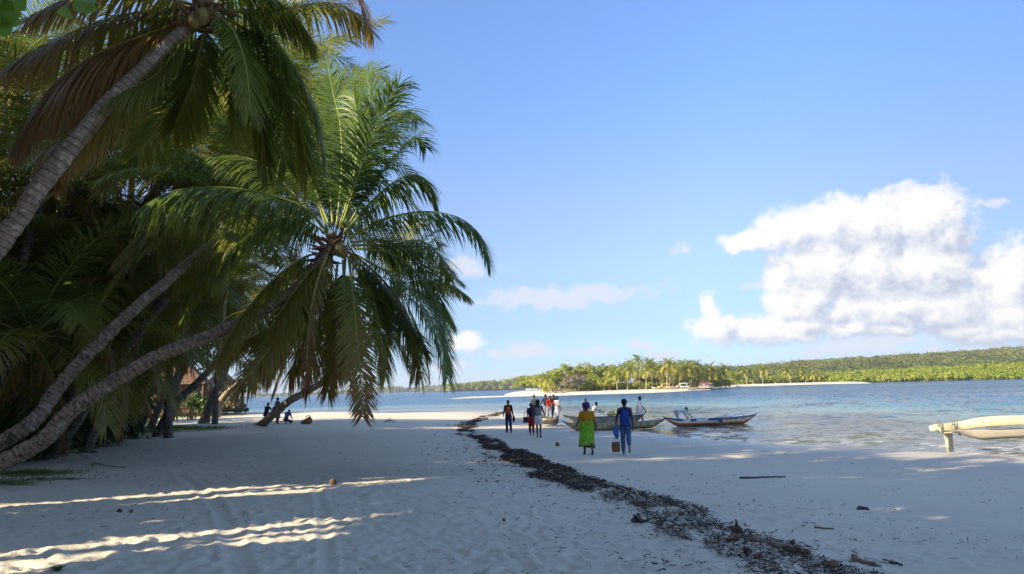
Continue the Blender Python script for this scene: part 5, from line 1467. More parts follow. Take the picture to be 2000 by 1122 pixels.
# cream outrigger at the right
def outrigger():
    f = at_z(1850, 872, .02)
    y0 = f[1]
    r = empty('outrigger', f, 'cream painted outrigger boom tied to its upright float, reaching in from the right edge', 'outrigger')
    b = np.array(f)
    M['boom'] = simple('cream_boom_paint', (.72, .60, .37), .6, .25, .16, 3.5, .2)
    M['boom_under'] = simple('shaded_hull_paint', (.44, .38, .29), .6, .25, .08, 4, .08)  # darker than the boom: underside shade is put into the hull colour
    pts = [(1817, 838), (1826, 835.5), (1862, 833.5), (1880, 831.5), (1915, 825.5), (1960, 822.5), (2005, 821.5), (2080, 823), (2160, 828)]
    wid = [10, 15, 17.5, 19, 17.5, 17, 17, 17, 17]
    P = np.array([at_y(x, yy, y0 - .05 + .006 * k * k) for k, (x, yy) in enumerate(pts)]) - b
    hw = np.interp(np.linspace(0, 1, 40), np.linspace(0, 1, len(pts)), [w / F_PX * y0 for w in wid]) * .52
    Q = resample(P, 40); n = len(Q)
    T, N, S = frames(Q)
    up = unit(np.array([0, 0, 1.0]) - T * T[:, 2:3]); sd = np.cross(T, up)
    a = np.radians([0, 40, 62, 90, 118, 140, 180, 220, 242, 270, 298, 320])
    prof = np.stack([np.sign(np.cos(a)) * np.abs(np.cos(a))**.45, np.sign(np.sin(a)) * np.abs(np.sin(a))**.45], 1)
    V = (Q[:, None] + hw[:, None, None] * (prof[None, :, 1:] * up[:, None] + .55 * prof[None, :, :1] * sd[:, None])).reshape(-1, 3)
    s = len(a); i = np.arange(n - 1)[:, None] * s; j = np.arange(s)[None]
    F = np.stack([i + j, i + (j + 1) % s, i + s + (j + 1) % s, i + s + j], -1).reshape(-1, 4)
    V = np.vstack([V, Q[0] - T[0] * .03]); tri = np.stack([np.full(s, len(V) - 1), (np.arange(s) + 1) % s, np.arange(s)], 1)
    obj('boom', MB().add(V, [F, tri]).mesh('boom', [M['boom']], True), r)
    # float: plank on edge running away from us
    top = at_y(1855, 846, y0)[2] - b[2]
    V = []
    for (yy, x0, wt, wb, zt, zb) in [(0, 0, .06, .04, top, -.04), (.04, .03, .075, .05, top, -.06), (.25, .24, .075, .05, top, -.06), (.42, .40, .065, .04, top, -.02), (.55, .52, .02, .015, top, .08)]:
        V += [(x0 - wb, yy, zb), (x0 + wb, yy, zb), (x0 + wt, yy, zt), (x0 - wt, yy, zt)]
    F = [(4 * k + j, 4 * k + (j + 1) % 4, 4 * k + 4 + (j + 1) % 4, 4 * k + 4 + j) for k in range(4) for j in range(4)] + [(3, 2, 1, 0), (16, 17, 18, 19)]
    obj('float', MB().add(np.array(V), np.array(F)).mesh('outrigger_float', [M['boom']], False), r)
    # cradle plate and lashings
    c = at_y(1849, 845, y0 - .05) - b
    V, Fs = box(c + [.05, .05, 0], (.46, .30, .035), .1); obj('cradle', MB().add(V, Fs).mesh('cradle', [M['boom']], False), r)
    tw = simple('green_rope', (.20, .24, .15), .8, .1, .3)
    for (xa, xb) in [((1833.5, 832), (1838, 846)), ((1862, 830), (1862, 846))]:
        g = MB()
        for dx in (-2.4, 2.6):
            q = [at_y(xa[0] + dx, xa[1] - 9.5, y0 + .02) - b, at_y(xa[0] + dx, xa[1] - 7, y0 - .17) - b, at_y((xa[0] + xb[0]) / 2 + dx * .8, 840, y0 - .20) - b, at_y(xb[0] + dx * .5, xb[1] + 1, y0 - .22) - b]
            V, Fs = tube(np.array(q), .014, 6); g.add(V, Fs)
        V, Fs = tube(np.array([at_y(xa[0] - 2.5, xa[1] - 1, y0 - .20) - b, at_y(xa[0] + 2.5, xa[1] - 1, y0 - .20) - b]), .014, 6); g.add(V, Fs)
        obj('lashing', g.mesh('lashing', [tw], True), r)
        g = MB(); V, Fs = tube(np.array([at_y(xa[0], xa[1] + 2, y0 - .19) - b, at_y(xb[0], xb[1] - 1, y0 - .19) - b]), [.035, .045], 7); g.add(V, Fs); obj('peg', g.mesh('peg', [M['boom']], True), r)
outrigger()
def pale_hull():
    # the hull lying behind the boom
    a = at_y(1868, 840, 25.0); e = at_y(2190, 836, 26.0)
    c = (a + e) / 2; c[2] = .20
    rz = math.atan2(e[1] - a[1], e[0] - a[0]); L = float(np.linalg.norm((e - a)[:2]))
    pirogue('pale hull lying in the shallows behind the cream boom', c, rz, L, .45, .27, (.06, .06), ['boom_under', 'boom_under', 'boom_under', 'boom_under'], (.4, .8), 3, 'pirogues along the shore', tipmat='boom_under')
pale_hull()

# boats drawn up on the spit
M['yellow_paint'] = simple('yellow_paint', (.70, .50, .04), .5, .3, .12)
def awning(root, L, W, z, mat, nm='canopy'):
    mb = MB(); V = []
    for k in range(5):
        t = -1 + k / 2
        V += [(-L / 2, t * W / 2, z - .12 * t * t), (L / 2, t * W / 2, z - .12 * t * t)]
    V = np.array(V); V2 = V + [0, 0, .05]
    F = [(2 * k, 2 * k + 1, 2 * k + 3, 2 * k + 2) for k in range(4)]
    mb.add(np.vstack([V, V2]), np.array([f[::-1] for f in F] + [tuple(i + 10 for i in f) for f in F])); obj(nm, mb.mesh('canopy', [M[mat]]), root)
    for a in (-1, 1):
        for b in (-1, 1):
            V, Fs = tube(np.array([[a * L * .42, b * W * .4, .3], [a * L * .42, b * W * .4, z - .05]]), .05, 5); obj('canopy_post', MB().add(V, Fs).mesh('canopy_post', [M['white_paint']]), root)
for (px, py, y, L, mats, can, lb) in [(1300, 758.5, 212, 4.6, ['yellow_paint', 'yellow_paint', 'yellow_paint', 'plank_grey'], 'yellow_paint', 'yellow boat with a yellow canopy drawn up on the spit'),
                                      (1335, 758, 214, 4.4, ['plank_grey', 'plank_grey', 'white_paint', 'plank_grey'], 'white_paint', 'grey boat with a white canopy on the spit'),
                                      (1314, 759, 209, 4.6, ['plank_dark', 'plank_tan', 'plank_tan', 'plank_dark'], None, 'low brown pirogue beside the yellow boat'), (1283, 759, 211, 3.2, ['plank_dark', 'plank_grey', 'plank_grey', 'plank_dark'], None, 'small grey pirogue left of the yellow boat'),
                                      (1357, 759, 207, 4.8, ['plank_dark', 'plank_grey', 'plank_tan', 'plank_dark'], None, 'brown pirogue left of the dark hulled boat'), (1378, 759.5, 205, 4.4, ['plank_dark', 'plank_dark', 'cream_paint', 'plank_dark'], 'red_paint', 'dark hulled boat with a red canopy at the tip of the spit')]:
    p = at_y(px, py, y); z = .75 if px < 1350 else .35
    r, s_ = pirogue(lb, (p[0], p[1], z), .05 * (px % 7 - 3), L, 1.0, .55, (.35, .3), mats, (.4, .75), 3, 'boats drawn up on the far spit')
    if can: awning(r, L * (.5 if can != 'red_paint' else .25), 1.0, 1.45, can)
# ------------------------------------------------------------------ people
SKIN = [simple('brown_skin', (.115, .058, .034), .5, .35, .12, 8, .05), simple('dark_skin', (.060, .032, .021), .5, .35, .12, 8, .05), simple('light_brown_skin', (.22, .12, .075), .5, .35, .12, 8, .05)]
M['hair'] = simple('black_hair', (.012, .010, .010), .6, .3, .4, 40, .5, .01)
_cloth = {}
def cloth(name, col, var=.22):
    if name not in _cloth: _cloth[name] = simple('cloth_' + name, col, .9, .1, var, 14, .35, .01)
    return _cloth[name]

def rotx(v, a):   # swing forward about the side axis
    c, s = math.cos(a), math.sin(a); return np.array([v[0], v[1] * c - v[2] * s, v[1] * s + v[2] * c])

def remesh(V, Fs, vox, name, mats, smooth=4):
    me = MB().add(V, Fs).mesh(name, [], True) if not isinstance(V, MB) else V.mesh(name, [], True)
    tmp = bpy.data.objects.new('tmp', me); COL.objects.link(tmp)
    md = tmp.modifiers.new('r', 'REMESH'); md.mode = 'VOXEL'; md.voxel_size = vox; md.use_smooth_shade = True
    sm = tmp.modifiers.new('s', 'SMOOTH'); sm.iterations = smooth; sm.factor = .5
    dg = bpy.context.evaluated_depsgraph_get()
    out = bpy.data.meshes.new_from_object(tmp.evaluated_get(dg)); out.name = name
    bpy.data.objects.remove(tmp); bpy.data.meshes.remove(me)
    out.materials.clear()
    for m in mats: out.materials.append(m)
    out.polygons.foreach_set('use_smooth', np.ones(len(out.polygons), bool))
    return out

def limb(mb, pts, radii, sides=10):
    pts = np.array(pts, float)
    Q = resample(pts, 4 * (len(pts) - 1) + 1) if len(pts) > 2 else resample(pts, 5)
    R = np.interp(np.linspace(0, 1, len(Q)), np.linspace(0, 1, len(pts)), radii)
    V, Fs = tube(Q, R, sides); mb.add(V, Fs)
    for p, r in ((pts[0], radii[0]), (pts[-1], radii[-1])):
        V, Fs = ellipsoid(p, (r * .98,) * 3, 10, 7); mb.add(V, Fs)

def person(label, loc, yaw, H=1.68, skin=1, legs=((10, -5), (-12, 12)), arms=((5, 8, 15), (-5, 8, 15)), lean=0, hipz=None, build=1.0, head=(0, 0), top=None, sleeves=.5, top_len=0.0, bottom=None, bottom_kind='trousers',
           bottom_len=1.0, hair='short', shoes=None, group='people on the beach', female=False, top_open=False, legspread=.0):
    """faces +Y before yaw. legs: (hip swing, knee bend) left then right; arms: (swing, out, elbow bend) in degrees"""
    root = empty('person', loc, label, 'person', group, yaw)
    k = H / 1.70
    hz = (hipz if hipz is not None else .90 * k)
    hip = np.array([0, 0, hz]); ln = rad(lean)
    up = np.array([0, math.sin(ln), math.cos(ln)])
    fw = np.array([0, math.cos(ln), -math.sin(ln)])
    X = np.array([1.0, 0, 0])
    bw = build
    def tp(h, y=0.0, x=0.0): return hip + up * h * k + fw * y * k + X * x * k
    shw = (.175 if not female else .155) * (.5 + .5 * bw)
    neck = tp(.55); chest = tp(.40); waist = tp(.17)
    hd_up = rotx(up, -rad(head[0])); hd_fw = rotx(fw, -rad(head[0]))
    ca, sa = math.cos(rad(head[1])), math.sin(rad(head[1]))
    hd_fw = hd_fw * ca + X * sa; hd_rt = np.cross(hd_fw, hd_up)
    hc = neck + hd_up * .128 * k + hd_fw * .025 * k
    J = {}
    for s, nm in ((-1, 'l'), (1, 'r')):
        lg = legs[0] if s < 0 else legs[1]
        a = rad(lg[0]); b = rad(lg[1])
        hp = hip + X * s * .085 * k * (.6 + .4 * bw) + np.array([0, 0, -.02])
        th = rotx(np.array([s * legspread, 0, -1.0]), a); sh = rotx(np.array([s * legspread * .3, 0, -1.0]), a - b)
        kn = hp + unit(th) * .42 * k; an = kn + unit(sh) * .40 * k
        ftd = rotx(np.array([0, 1.0, 0]), (a - b) if len(lg) < 3 else rad(lg[2]))
        J[nm] = (hp, kn, an, ftd)
        ar = arms[0] if s < 0 else arms[1]
        so_ = tp(.49, 0, s * shw)
        ud = rotx(np.array([s * math.sin(rad(ar[1])), 0, -math.cos(rad(ar[1]))]), rad(ar[0]) + 0 * ln)
        fd = rotx(np.array([s * math.sin(rad(ar[1])) * .6, 0, -math.cos(rad(ar[1]))]), rad(ar[0] + ar[2]))
        el = so_ + unit(ud) * .29 * k; wr = el + unit(fd) * .25 * k
        J['a' + nm] = (so_, el, wr, unit(fd))
    # body: one continuous surface
    mb = MB()
    tor = [(-.06, .150 * bw, .110 * bw), (.04, .155 * bw, .112 * bw), (.17, .125 * bw, .095 * bw), (.32, .150 * bw, .105 * bw), (.45, .160 * (.6 + .4 * bw), .100 * bw), (.52, .10, .07), (.57, .056, .056)]
    def torso(mbx, rows, grow=0.0, sides=16):
        V = []
        for (h, rx, ry) in rows:
            c = tp(h)
            for a in np.linspace(0, 2 * math.pi, sides, endpoint=False):
                V.append(c + X * math.cos(a) * (rx + grow) * k + fw * math.sin(a) * (ry + grow) * k)
        n = len(rows); V = np.array(V); V = np.vstack([V, tp(rows[0][0]), tp(rows[-1][0])])
        i = np.arange(n - 1)[:, None] * sides; j = np.arange(sides)[None]; j2 = (j + 1) % sides
        q = np.stack([i + j, i + j2, i + sides + j2, i + sides + j], -1).reshape(-1, 4); jj = np.arange(sides)
        t1 = np.stack([np.full(sides, n * sides), (jj + 1) % sides, jj], 1); t2 = np.stack([np.full(sides, n * sides + 1), (n - 1) * sides + jj, (n - 1) * sides + (jj + 1) % sides], 1)
        mbx.add(V, [q, np.vstack([t1, t2])])
    torso(mb, tor)
    limb(mb, [tp(.50), neck + hd_up * .07 * k], [.055 * k, .05 * k])
    V, Fs = ellipsoid((0, 0, 0), (.080, .096, .116), 14, 10)
    V[:, 0] *= np.where(V[:, 2] < -.03, .86, 1); hm = np.stack([hd_rt, hd_fw, hd_up])
    put = lambda v: (np.asarray(v) * k) @ hm + hc
    mb.add(put(V), Fs)
    V, Fs = ellipsoid((0, .088, -.016), (.016, .020, .024), 8, 6); mb.add(put(V), Fs)
    for s in (-1, 1):
        V, Fs = ellipsoid((s * .078, -.004, -.008), (.012, .022, .032), 8, 6); mb.add(put(V), Fs)
    for nm in 'lr':
        hp, kn, an, fd = J[nm]
        limb(mb, [hp, (hp + kn) / 2, kn, kn * .6 + an * .4, an], np.array([.088 * bw, .072 * bw, .052, .053, .036]) * k)
        limb(mb, [an - np.array([0, 0, .015]) - fd * .04 * k, an + fd * .07 * k - np.array([0, 0, .035 * k]), an + fd * .16 * k - np.array([0, 0, .048 * k])], np.array([.036, .034, .022]) * k, 8)
        so_, el, wr, f2 = J['a' + nm]
        limb(mb, [so_, (so_ + el) / 2, el, (el + wr) / 2, wr], np.array([.052, .046, .037, .036, .026]) * k)
        limb(mb, [wr, wr + f2 * .06 * k], np.array([.028, .034]) * k, 8)
    body = remesh(mb, None, .020 * k, 'person_body', [SKIN[skin]], 3)
    # fingers, eyes and mouth join the same body mesh
    fm = MB()
    for s, nm in ((-1, 'l'), (1, 'r')):
        so_, el, wr, f2 = J['a' + nm]
        ax = unit(np.cross(f2, X) + 1e-6); pal = wr + f2 * .075 * k
        curl = -X * s
        for q in range(4):
            o = ax * (q - 1.5) * .019 * k; ll = [.066, .075, .071, .056][q] * k
            P = np.array([pal + o, pal + o + f2 * ll * .45 + curl * .006, pal + o + f2 * ll * .8 + curl * .02, pal + o + f2 * ll * .92 + curl * .036])
            V, Fs = tube(P, np.array([.0095, .009, .0085, .007]) * k, 6); fm.add(V, Fs)
        V, Fs = tube(np.array([wr + f2 * .03 * k + ax * .026 * k, wr + f2 * .06 * k + ax * .05 * k, wr + f2 * .09 * k + ax * .052 * k + curl * .012]), np.array([.012, .010, .008]) * k, 6); fm.add(V, Fs)
    fme = fm.mesh('fingers', [SKIN[skin]])
    bm = bmesh.new(); bm.from_mesh(body); bm.from_mesh(fme)
    for s in (-1, 1):
        V, Fs = ellipsoid((s * .030, .080, .012), (.013, .010, .009), 8, 6)
        vv = [bm.verts.new(p) for p in put(V)]
        for f in Fs:
            for t in f: bm.faces.new([vv[i] for i in t]).material_index = 1
    V, Fs = ellipsoid((0, .082, -.056), (.024, .008, .007), 8, 6)
    vv = [bm.verts.new(p) for p in put(V)]
    for f in Fs:
        for t in f: bm.faces.new([vv[i] for i in t]).material_index = 2
    bm.to_mesh(body); bm.free(); bpy.data.meshes.remove(fme)
    body.materials.append(EYE); body.materials.append(LIP)
    body.polygons.foreach_set('use_smooth', np.ones(len(body.polygons), bool))
    obj('body', body, root)
    # clothes
    if top is not None:
        mb = MB(); rows = [(h, rx, ry) for h, rx, ry in tor if h > -.1 and h < .56]
        rows = [(-.06 - top_len, .155 * bw, .116 * bw)] + rows
        rows[-1] = (.545, .075, .07) if not top_open else (.44, .15 * (.6 + .4 * bw), .10)
        if top_open: rows = [r for r in rows if r[0] <= .44]
        torso(mb, rows, .016)
        if sleeves > 0:
            for nm in 'lr':
                so_, el, wr, _ = J['a' + nm]
                if sleeves <= 1:
                    limb(mb, [so_, so_ + (el - so_) * sleeves], [.064 * k, .062 * k])
                else:
                    limb(mb, [so_, el, el + (wr - el) * (sleeves - 1)], [.062 * k, .050 * k, .042 * k])
        obj('shirt' if sleeves else 'vest', remesh(mb, None, .018 * k, 'shirt', [top], 3), root)
    if bottom is not None:
        mb = MB()
        if bottom_kind == 'skirt':
            rows = 12; sides = 36; V = []
            zt = tp(.16); 
            cl = (J['l'][2] + J['r'][2]) / 2; L = bottom_len
            for r_ in range(rows):
                t = r_ / (rows - 1)
                c = zt * (1 - t) + (np.array([cl[0], cl[1] * .8, zt[2] - L])) * t
                rx = np.interp(t, [0, .2, .5, 1], [.145 * bw, .185 * bw, .19 * bw, .215 * bw]) * k; ry = np.interp(t, [0, .2, .5, 1], [.115 * bw, .15 * bw, .155 * bw, .17 * bw]) * k
                for a in np.linspace(0, 2 * math.pi, sides, endpoint=False):
                    f = 1 + (.015 + .07 * t) * math.sin(a * 6 + 1.3 + t) + .03 * t * math.sin(a * 11)
                    V.append(c + np.array([math.cos(a) * rx * f, math.sin(a) * ry * f, .02 * t * math.sin(a * 5)]))
            i = np.arange(rows - 1)[:, None] * sides; j = np.arange(sides)[None]; j2 = (j + 1) % sides
            q = np.stack([i + j, i + sides + j, i + sides + j2, i + j2], -1).reshape(-1, 4)
            o = obj('skirt', MB().add(np.array(V), q).mesh('skirt', [bottom]), root)
        else:
            torso(mb, [(-.085, .158 * bw, .118 * bw), (.02, .163 * bw, .118 * bw), (.13, .138 * bw, .10 * bw)], .014)
            for nm in 'lr':
                hp, kn, an, fd = J[nm]
                if bottom_len >= .55:
                    e = kn + (an - kn) * (bottom_len - .5) * 2 * .97
                    limb(mb, [hp, kn, e], np.array([.104 * bw, .079, .066]) * k)
                else:
                    e = hp + (kn - hp) * bottom_len * 2
                    limb(mb, [hp, e], np.array([.104 * bw, .094 * bw]) * k)
            obj(bottom_kind, remesh(mb, None, .018 * k, bottom_kind, [bottom], 3), root)
    if shoes is not None:
        for nm in 'lr':
            hp, kn, an, fd = J[nm]; g = MB()
            limb(g, [an - np.array([0, 0, .045 * k]) - fd * .05 * k, an + fd * .17 * k - np.array([0, 0, .055 * k])], np.array([.038, .034]) * k, 8)
            obj('shoe', remesh(g, None, .014, 'shoe', [shoes], 2), root)
    if hair:
        g = MB()
        V, Fs = ellipsoid((0, -.012, .024), (.086, .096, .108), 14, 10)
        V[:, 2] = np.where((V[:, 1] > .03) & (V[:, 2] < .06), .06, V[:, 2]); V[:, 2] = np.maximum(V[:, 2], -.05)
        if hair in ('short', 'bun', 'afro', 'long', 'bob', 'tail'):
            sc = {'afro': 1.3, 'bob': 1.18}.get(hair, 1.03)
            g.add(put(V * sc + RNG.normal(0, .002, V.shape)), Fs)
        if hair == 'bun':
            V2, F2 = ellipsoid((0, -.105, .06), (.05, .045, .05), 10, 7); g.add(put(V2), F2)
        if hair in ('long', 'bob', 'tail'):
            zz = {'long': -.36, 'bob': -.15, 'tail': -.42}[hair]; w = {'long': .085, 'bob': .115, 'tail': .05}[hair]
            q = [put((0, -.06, .02)), put((0, -.092, -.08)), put((0, -.105, zz))]
            V2, F2 = tube(resample(np.array(q), 8), np.linspace(w * .8, w * .62, 8) * k, 10, True, 1.0); g.add(V2, F2)
        obj('hair', remesh(g, None, .014, 'hair', [M['hair']], 1), root)
    return root, dict(J=J, tp=tp, put=put, k=k, hc=hc, up=up, fw=fw, neck=neck)
EYE = simple('eye', (.30, .28, .26), .2, .5, .1); LIP = simple('lip', (.14, .05, .045), .5, .3, .1)

def part(name, mb, mats, root, smooth=True):
    return obj(name, mb.mesh(name, mats, smooth), root)
def feet(px, py):
    return ground_hit(px, py)
AWAY = 0.0                                  # facing away from the camera (+Y)

# woman in the green wrap skirt
r, J = person('woman in ochre top, bright green wrap skirt and purple head wrap walking toward the boats', feet(1149, 888), .08, 1.60, 0, legs=((12, 8), (-12, 20)), arms=((12, 16, 45), (-10, 14, 14)), build=1.34, top=cloth('ochre', (.42, .20, .018), .15), sleeves=.85,
              bottom=None, hair=None, shoes=cloth('sandal', (.05, .035, .03)), female=True)
def wrap_skirt(r, J, bw=1.28, L=.80):
    m, k, out = new_mat('green_wrap_cloth')
    tc = k.n('ShaderNodeTexCoord').outputs['Object']; sp = k.n('ShaderNodeSeparateXYZ'); k.lk(tc, sp.inputs[0])
    n = k.noise(tc, 5.5, 4, .6); v = k.n('ShaderNodeTexVoronoi'); v.inputs['Scale'].default_value = 9; k.lk(tc, v.inputs['Vector'])
    c = k.mix(k.rng(n.outputs['Fac'], .35, .65), (.14, .33, .02), (.25, .46, .04))
    low = k.rng(sp.outputs[2], .70, .42, 0, 1)
    c = k.mix(k.math('MULTIPLY', k.rng(v.outputs['Distance'], .18, .26, 1, 0), low), c, (.42, .55, .16))
    v2 = k.noise(tc, 12, 2); c = k.mix(k.math('MULTIPLY', k.rng(v2.outputs['Fac'], .62, .68), k.rng(sp.outputs[2], .62, .5, 0, .9)), c, (.02, .03, .02))
    c = k.mix(k.rng(sp.outputs[2], .305, .285, 0, 1), c, (.025, .02, .02))
    principled(k, out, c, .85, .1)
    kk = J['k']; rows = 16; sides = 48; V = []
    zt = J['tp'](.20)
    for r_ in range(rows):
        t = r_ / (rows - 1)
        c_ = zt + np.array([-.03 * t, .0, -L * t])
        rx = np.interp(t, [0, .1, .3, .6, 1], [.19, .24, .25, .238, .262]) * kk * .98; ry = np.interp(t, [0, .1, .3, .6, 1], [.15, .205, .215, .195, .21]) * kk
        for a in np.linspace(0, 2 * math.pi, sides, endpoint=False):
            f = 1 + (.012 + .055 * t) * math.sin(a * 7 + 1.3 + t) + .03 * t * math.sin(a * 12 + 2)
            V.append(c_ + np.array([math.cos(a) * rx * f - .03 * t * (math.cos(a) < -.6), math.sin(a) * ry * f, .018 * t * math.sin(a * 5) - (.03 * t * math.cos(a))]))
    i = np.arange(rows - 1)[:, None] * sides; j = np.arange(sides)[None]; j2 = (j + 1) % sides
    q = np.stack([i + j, i + sides + j, i + sides + j2, i + j2], -1).reshape(-1, 4)
    sk = obj('skirt', MB().add(np.array(V), q).mesh('skirt', [m]), r)
    V, Fs = ellipsoid(zt + np.array([.0, -.19, -.05]), (.10, .05, .06), 12, 8); part('knot', MB().add(V, Fs), [m], sk)
wrap_skirt(r, J)
V, Fs = ellipsoid((0, -.03, .055), (.130, .135, .118), 16, 10); V2, F2 = ellipsoid((0, -.115, -.03), (.075, .05, .06), 12, 8)
part('head_wrap', MB().add(J['put'](V + RNG.normal(0, .003, V.shape)), Fs).add(J['put'](V2), F2), [cloth('purple_wrap', (.075, .03, .14), .5)], r)

# man with the blue backpack
r, J = person('man in blue jeans and dark cap with a blue backpack, walking with a basket', feet(1224, 889), -.12, 1.74, 1, legs=((12, 4), (-18, 50)), arms=((-2, 16, 4), (-14, 8, 12)), build=1.0, top=cloth('black_vest', (.02, .02, .028)), sleeves=0,
              bottom=cloth('denim', (.075, .13, .27)), bottom_len=.93, hair='short', shoes=cloth('grey_sole', (.20, .18, .15)))
BL = cloth('blue_pack', (.018, .055, .24), .18)
V = []
for (h, w, d) in [(-.04, .135, .05), (-.02, .155, .10), (.10, .16, .12), (.25, .145, .11), (.38, .12, .08), (.47, .085, .03)]:
    c = J['tp'](h, -.13 - d * .55)
    for a in np.linspace(0, 2 * math.pi, 14, endpoint=False):
        V.append(c + np.array([math.copysign(abs(math.cos(a))**.7, math.cos(a)) * w, math.copysign(abs(math.sin(a))**.7, math.sin(a)) * d, 0]))
V = np.array(V); i = np.arange(5)[:, None] * 14; j = np.arange(14)[None]
q = np.stack([i + j, i + (j + 1) % 14, i + 14 + (j + 1) % 14, i + 14 + j], -1).reshape(-1, 4)
bp = empty('backpack', r.location, 'blue backpack worn by the man in jeans', 'backpack', None, -.12)
g = MB().add(np.vstack([V, J['tp'](-.05, -.2), J['tp'](.48, -.15)]), [q, np.stack([np.full(14, 84), (np.arange(14) + 1) % 14, np.arange(14)], 1), np.stack([np.full(14, 85), 70 + np.arange(14), 70 + (np.arange(14) + 1) % 14], 1)])
part('bag', g, [BL], bp)
for s in (-1, 1):
    V, Fs = tube(resample(np.array([J['tp'](.44, -.15, s * .07), J['tp'](.545, -.03, s * .105), J['tp'](.46, .12, s * .12), J['tp'](.22, .125, s * .135), J['tp'](.05, -.10, s * .14)]), 14), .022, 6); part('strap', MB().add(V, Fs), [BL], bp)
V, Fs = ellipsoid((0, 0, .052), (.092, .104, .078), 14, 8); V[:, 2] = np.maximum(V[:, 2], .03); g = MB().add(J['put'](V), Fs)
V, Fs = ellipsoid((.10, .03, .036), (.07, .06, .010), 12, 6); g.add(J['put'](V), Fs); part('cap', g, [cloth('dark_cap', (.022, .022, .035))], r)
hand = Vector((J['J']['al'][2] + J['J']['al'][3] * .12 * J['k'])); Rm = Matrix.Rotation(-.12, 4, 'Z'); hw = np.array(Rm @ hand) + np.array(r.location)
o = empty('cloth_bag', hw, 'crumpled light blue bag in the hand of the man with the backpack', 'bag')
V, Fs = ellipsoid((.03, -.02, -.05), (.085, .08, .22), 16, 12); V += np.stack([np.sin(V[:, 2] * 25) * .015, np.cos(V[:, 2] * 19) * .015, 0 * V[:, 2]], 1) + RNG.normal(0, .008, V.shape)
part('bag', MB().add(V, Fs), [cloth('light_blue_bag', (.05, .14, .42), .35)], o)
o = empty('basket', hw + np.array([.0, -.02, -.64]), 'brown round woven basket carried by the man with the backpack', 'basket')
g = MB(); rows = []
for (z, rr) in [(-.02, .10), (0, .125), (.12, .135), (.26, .125), (.28, .118), (.27, .108), (.05, .11)]:
    rows += [(math.cos(a) * rr, math.sin(a) * rr, z) for a in np.linspace(0, 2 * math.pi, 18, endpoint=False)]
i = np.arange(6)[:, None] * 18; j = np.arange(18)[None]
g.add(np.array(rows), np.stack([i + j, i + (j + 1) % 18, i + 18 + (j + 1) % 18, i + 18 + j], -1).reshape(-1, 4)); part('body', g, [simple('basket_weave', (.20, .10, .045), .85, .1, .45, 40, .5, .01)], o)
V, Fs = tube(resample(np.array([(-.11, 0, .26), (-.07, 0, .52), (.0, 0, .62), (.07, 0, .52), (.11, 0, .26)]), 16), .010, 6); part('handle', MB().add(V, Fs), [M['white_paint']], o)

# girl with long hair and orange rucksack straps
r, J = person('girl in dark jeans with an orange red rucksack, walking alone by the seaweed line', feet(994, 846), .1, 1.62, 1, legs=((14, 6), (-12, 26)), arms=((16, 12, 20), (-14, 10, 12)), top=cloth('dark_top', (.03, .022, .026)), sleeves=1.5, bottom=cloth('navy_jeans', (.028, .035, .07)), bottom_len=.98, hair='tail', female=True, shoes=cloth('dark_shoe', (.03, .028, .03)))
bp = empty('rucksack', r.location, 'orange red rucksack on the back of the girl walking alone', 'backpack', None, .1)
V, Fs = ellipsoid(J['tp'](.24, -.13), (.125, .07, .20), 14, 10); part('bag', MB().add(V, Fs), [cloth('orange_bag', (.34, .075, .03), .4)], bp)
for s in (-1, 1):
    V, Fs = tube(resample(np.array([J['tp'](.38, -.13, s * .07), J['tp'](.555, -.02, s * .10), J['tp'](.42, .12, s * .11), J['tp'](.16, .10, s * .12), J['tp'](.10, -.10, s * .12)]), 14), .020, 6); part('strap', MB().add(V, Fs), [cloth('orange_bag', (.34, .075, .03))], bp)
o = empty('shoulder_bag', np.array(r.location) + np.array([.26, 0, .68]), 'dark shoulder bag at the side of the girl walking alone', 'bag')
V, Fs = ellipsoid((0, 0, 0), (.07, .11, .17), 12, 9); part('bag', MB().add(V, Fs), [cloth('dark_bag', (.03, .03, .045))], o)
V, Fs = tube(resample(np.array([(0, -.06, .14), (-.08, -.05, .5), (-.16, 0, .72), (-.1, .08, .5), (0, .06, .14)]), 14), .012, 6); part('strap', MB().add(V, Fs), [cloth('dark_bag', (.03, .03, .045))], o)

# pair: white shorts and red trousers
r, J = person('girl in white shorts and strappy grey top, dark bushy hair', feet(1053, 855), -.1, 1.66, 0, legs=((12, 6), (-12, 22)), arms=((-6, 14, 30), (14, 18, 40)), top=cloth('grey_top', (.24, .22, .23)), sleeves=0, top_open=True, bottom=cloth('white_shorts', (.62, .60, .58), .08), bottom_kind='shorts', bottom_len=.30, hair='bob', female=True, shoes=cloth('dark_shoe', (.03, .028, .03)))
r, J = person('girl in long red trousers and navy top close behind the girl in white shorts', feet(1044, 851) + np.array([-.12, .25, 0]), 0.0, 1.50, 1, legs=((5, 4), (-6, 6)), arms=((6, 8, 16), (2, 8, 10)), top=cloth('navy_top', (.022, .025, .05)), sleeves=.6, bottom=cloth('red_trousers', (.30, .018, .03)), bottom_len=.86, hair='short', female=True)
o = empty('handbag', np.array(r.location) + np.array([-.27, .05, .62]), 'dark maroon handbag carried beside the red trousers', 'bag')
V, Fs = box((0, 0, .1), (.24, .13, .27)); V[:, 0] *= np.where(V[:, 2] > .1, .85, 1.05); part('bag', MB().add(V, Fs), [cloth('maroon', (.055, .018, .03))], o, False)
V, Fs = tube(resample(np.array([(-.08, 0, .22), (-.04, 0, .42), (.06, 0, .50), (.10, 0, .40), (.09, 0, .22)]), 14), .012, 6); part('handle', MB().add(V, Fs), [cloth('maroon', (.055, .018, .03))], o)

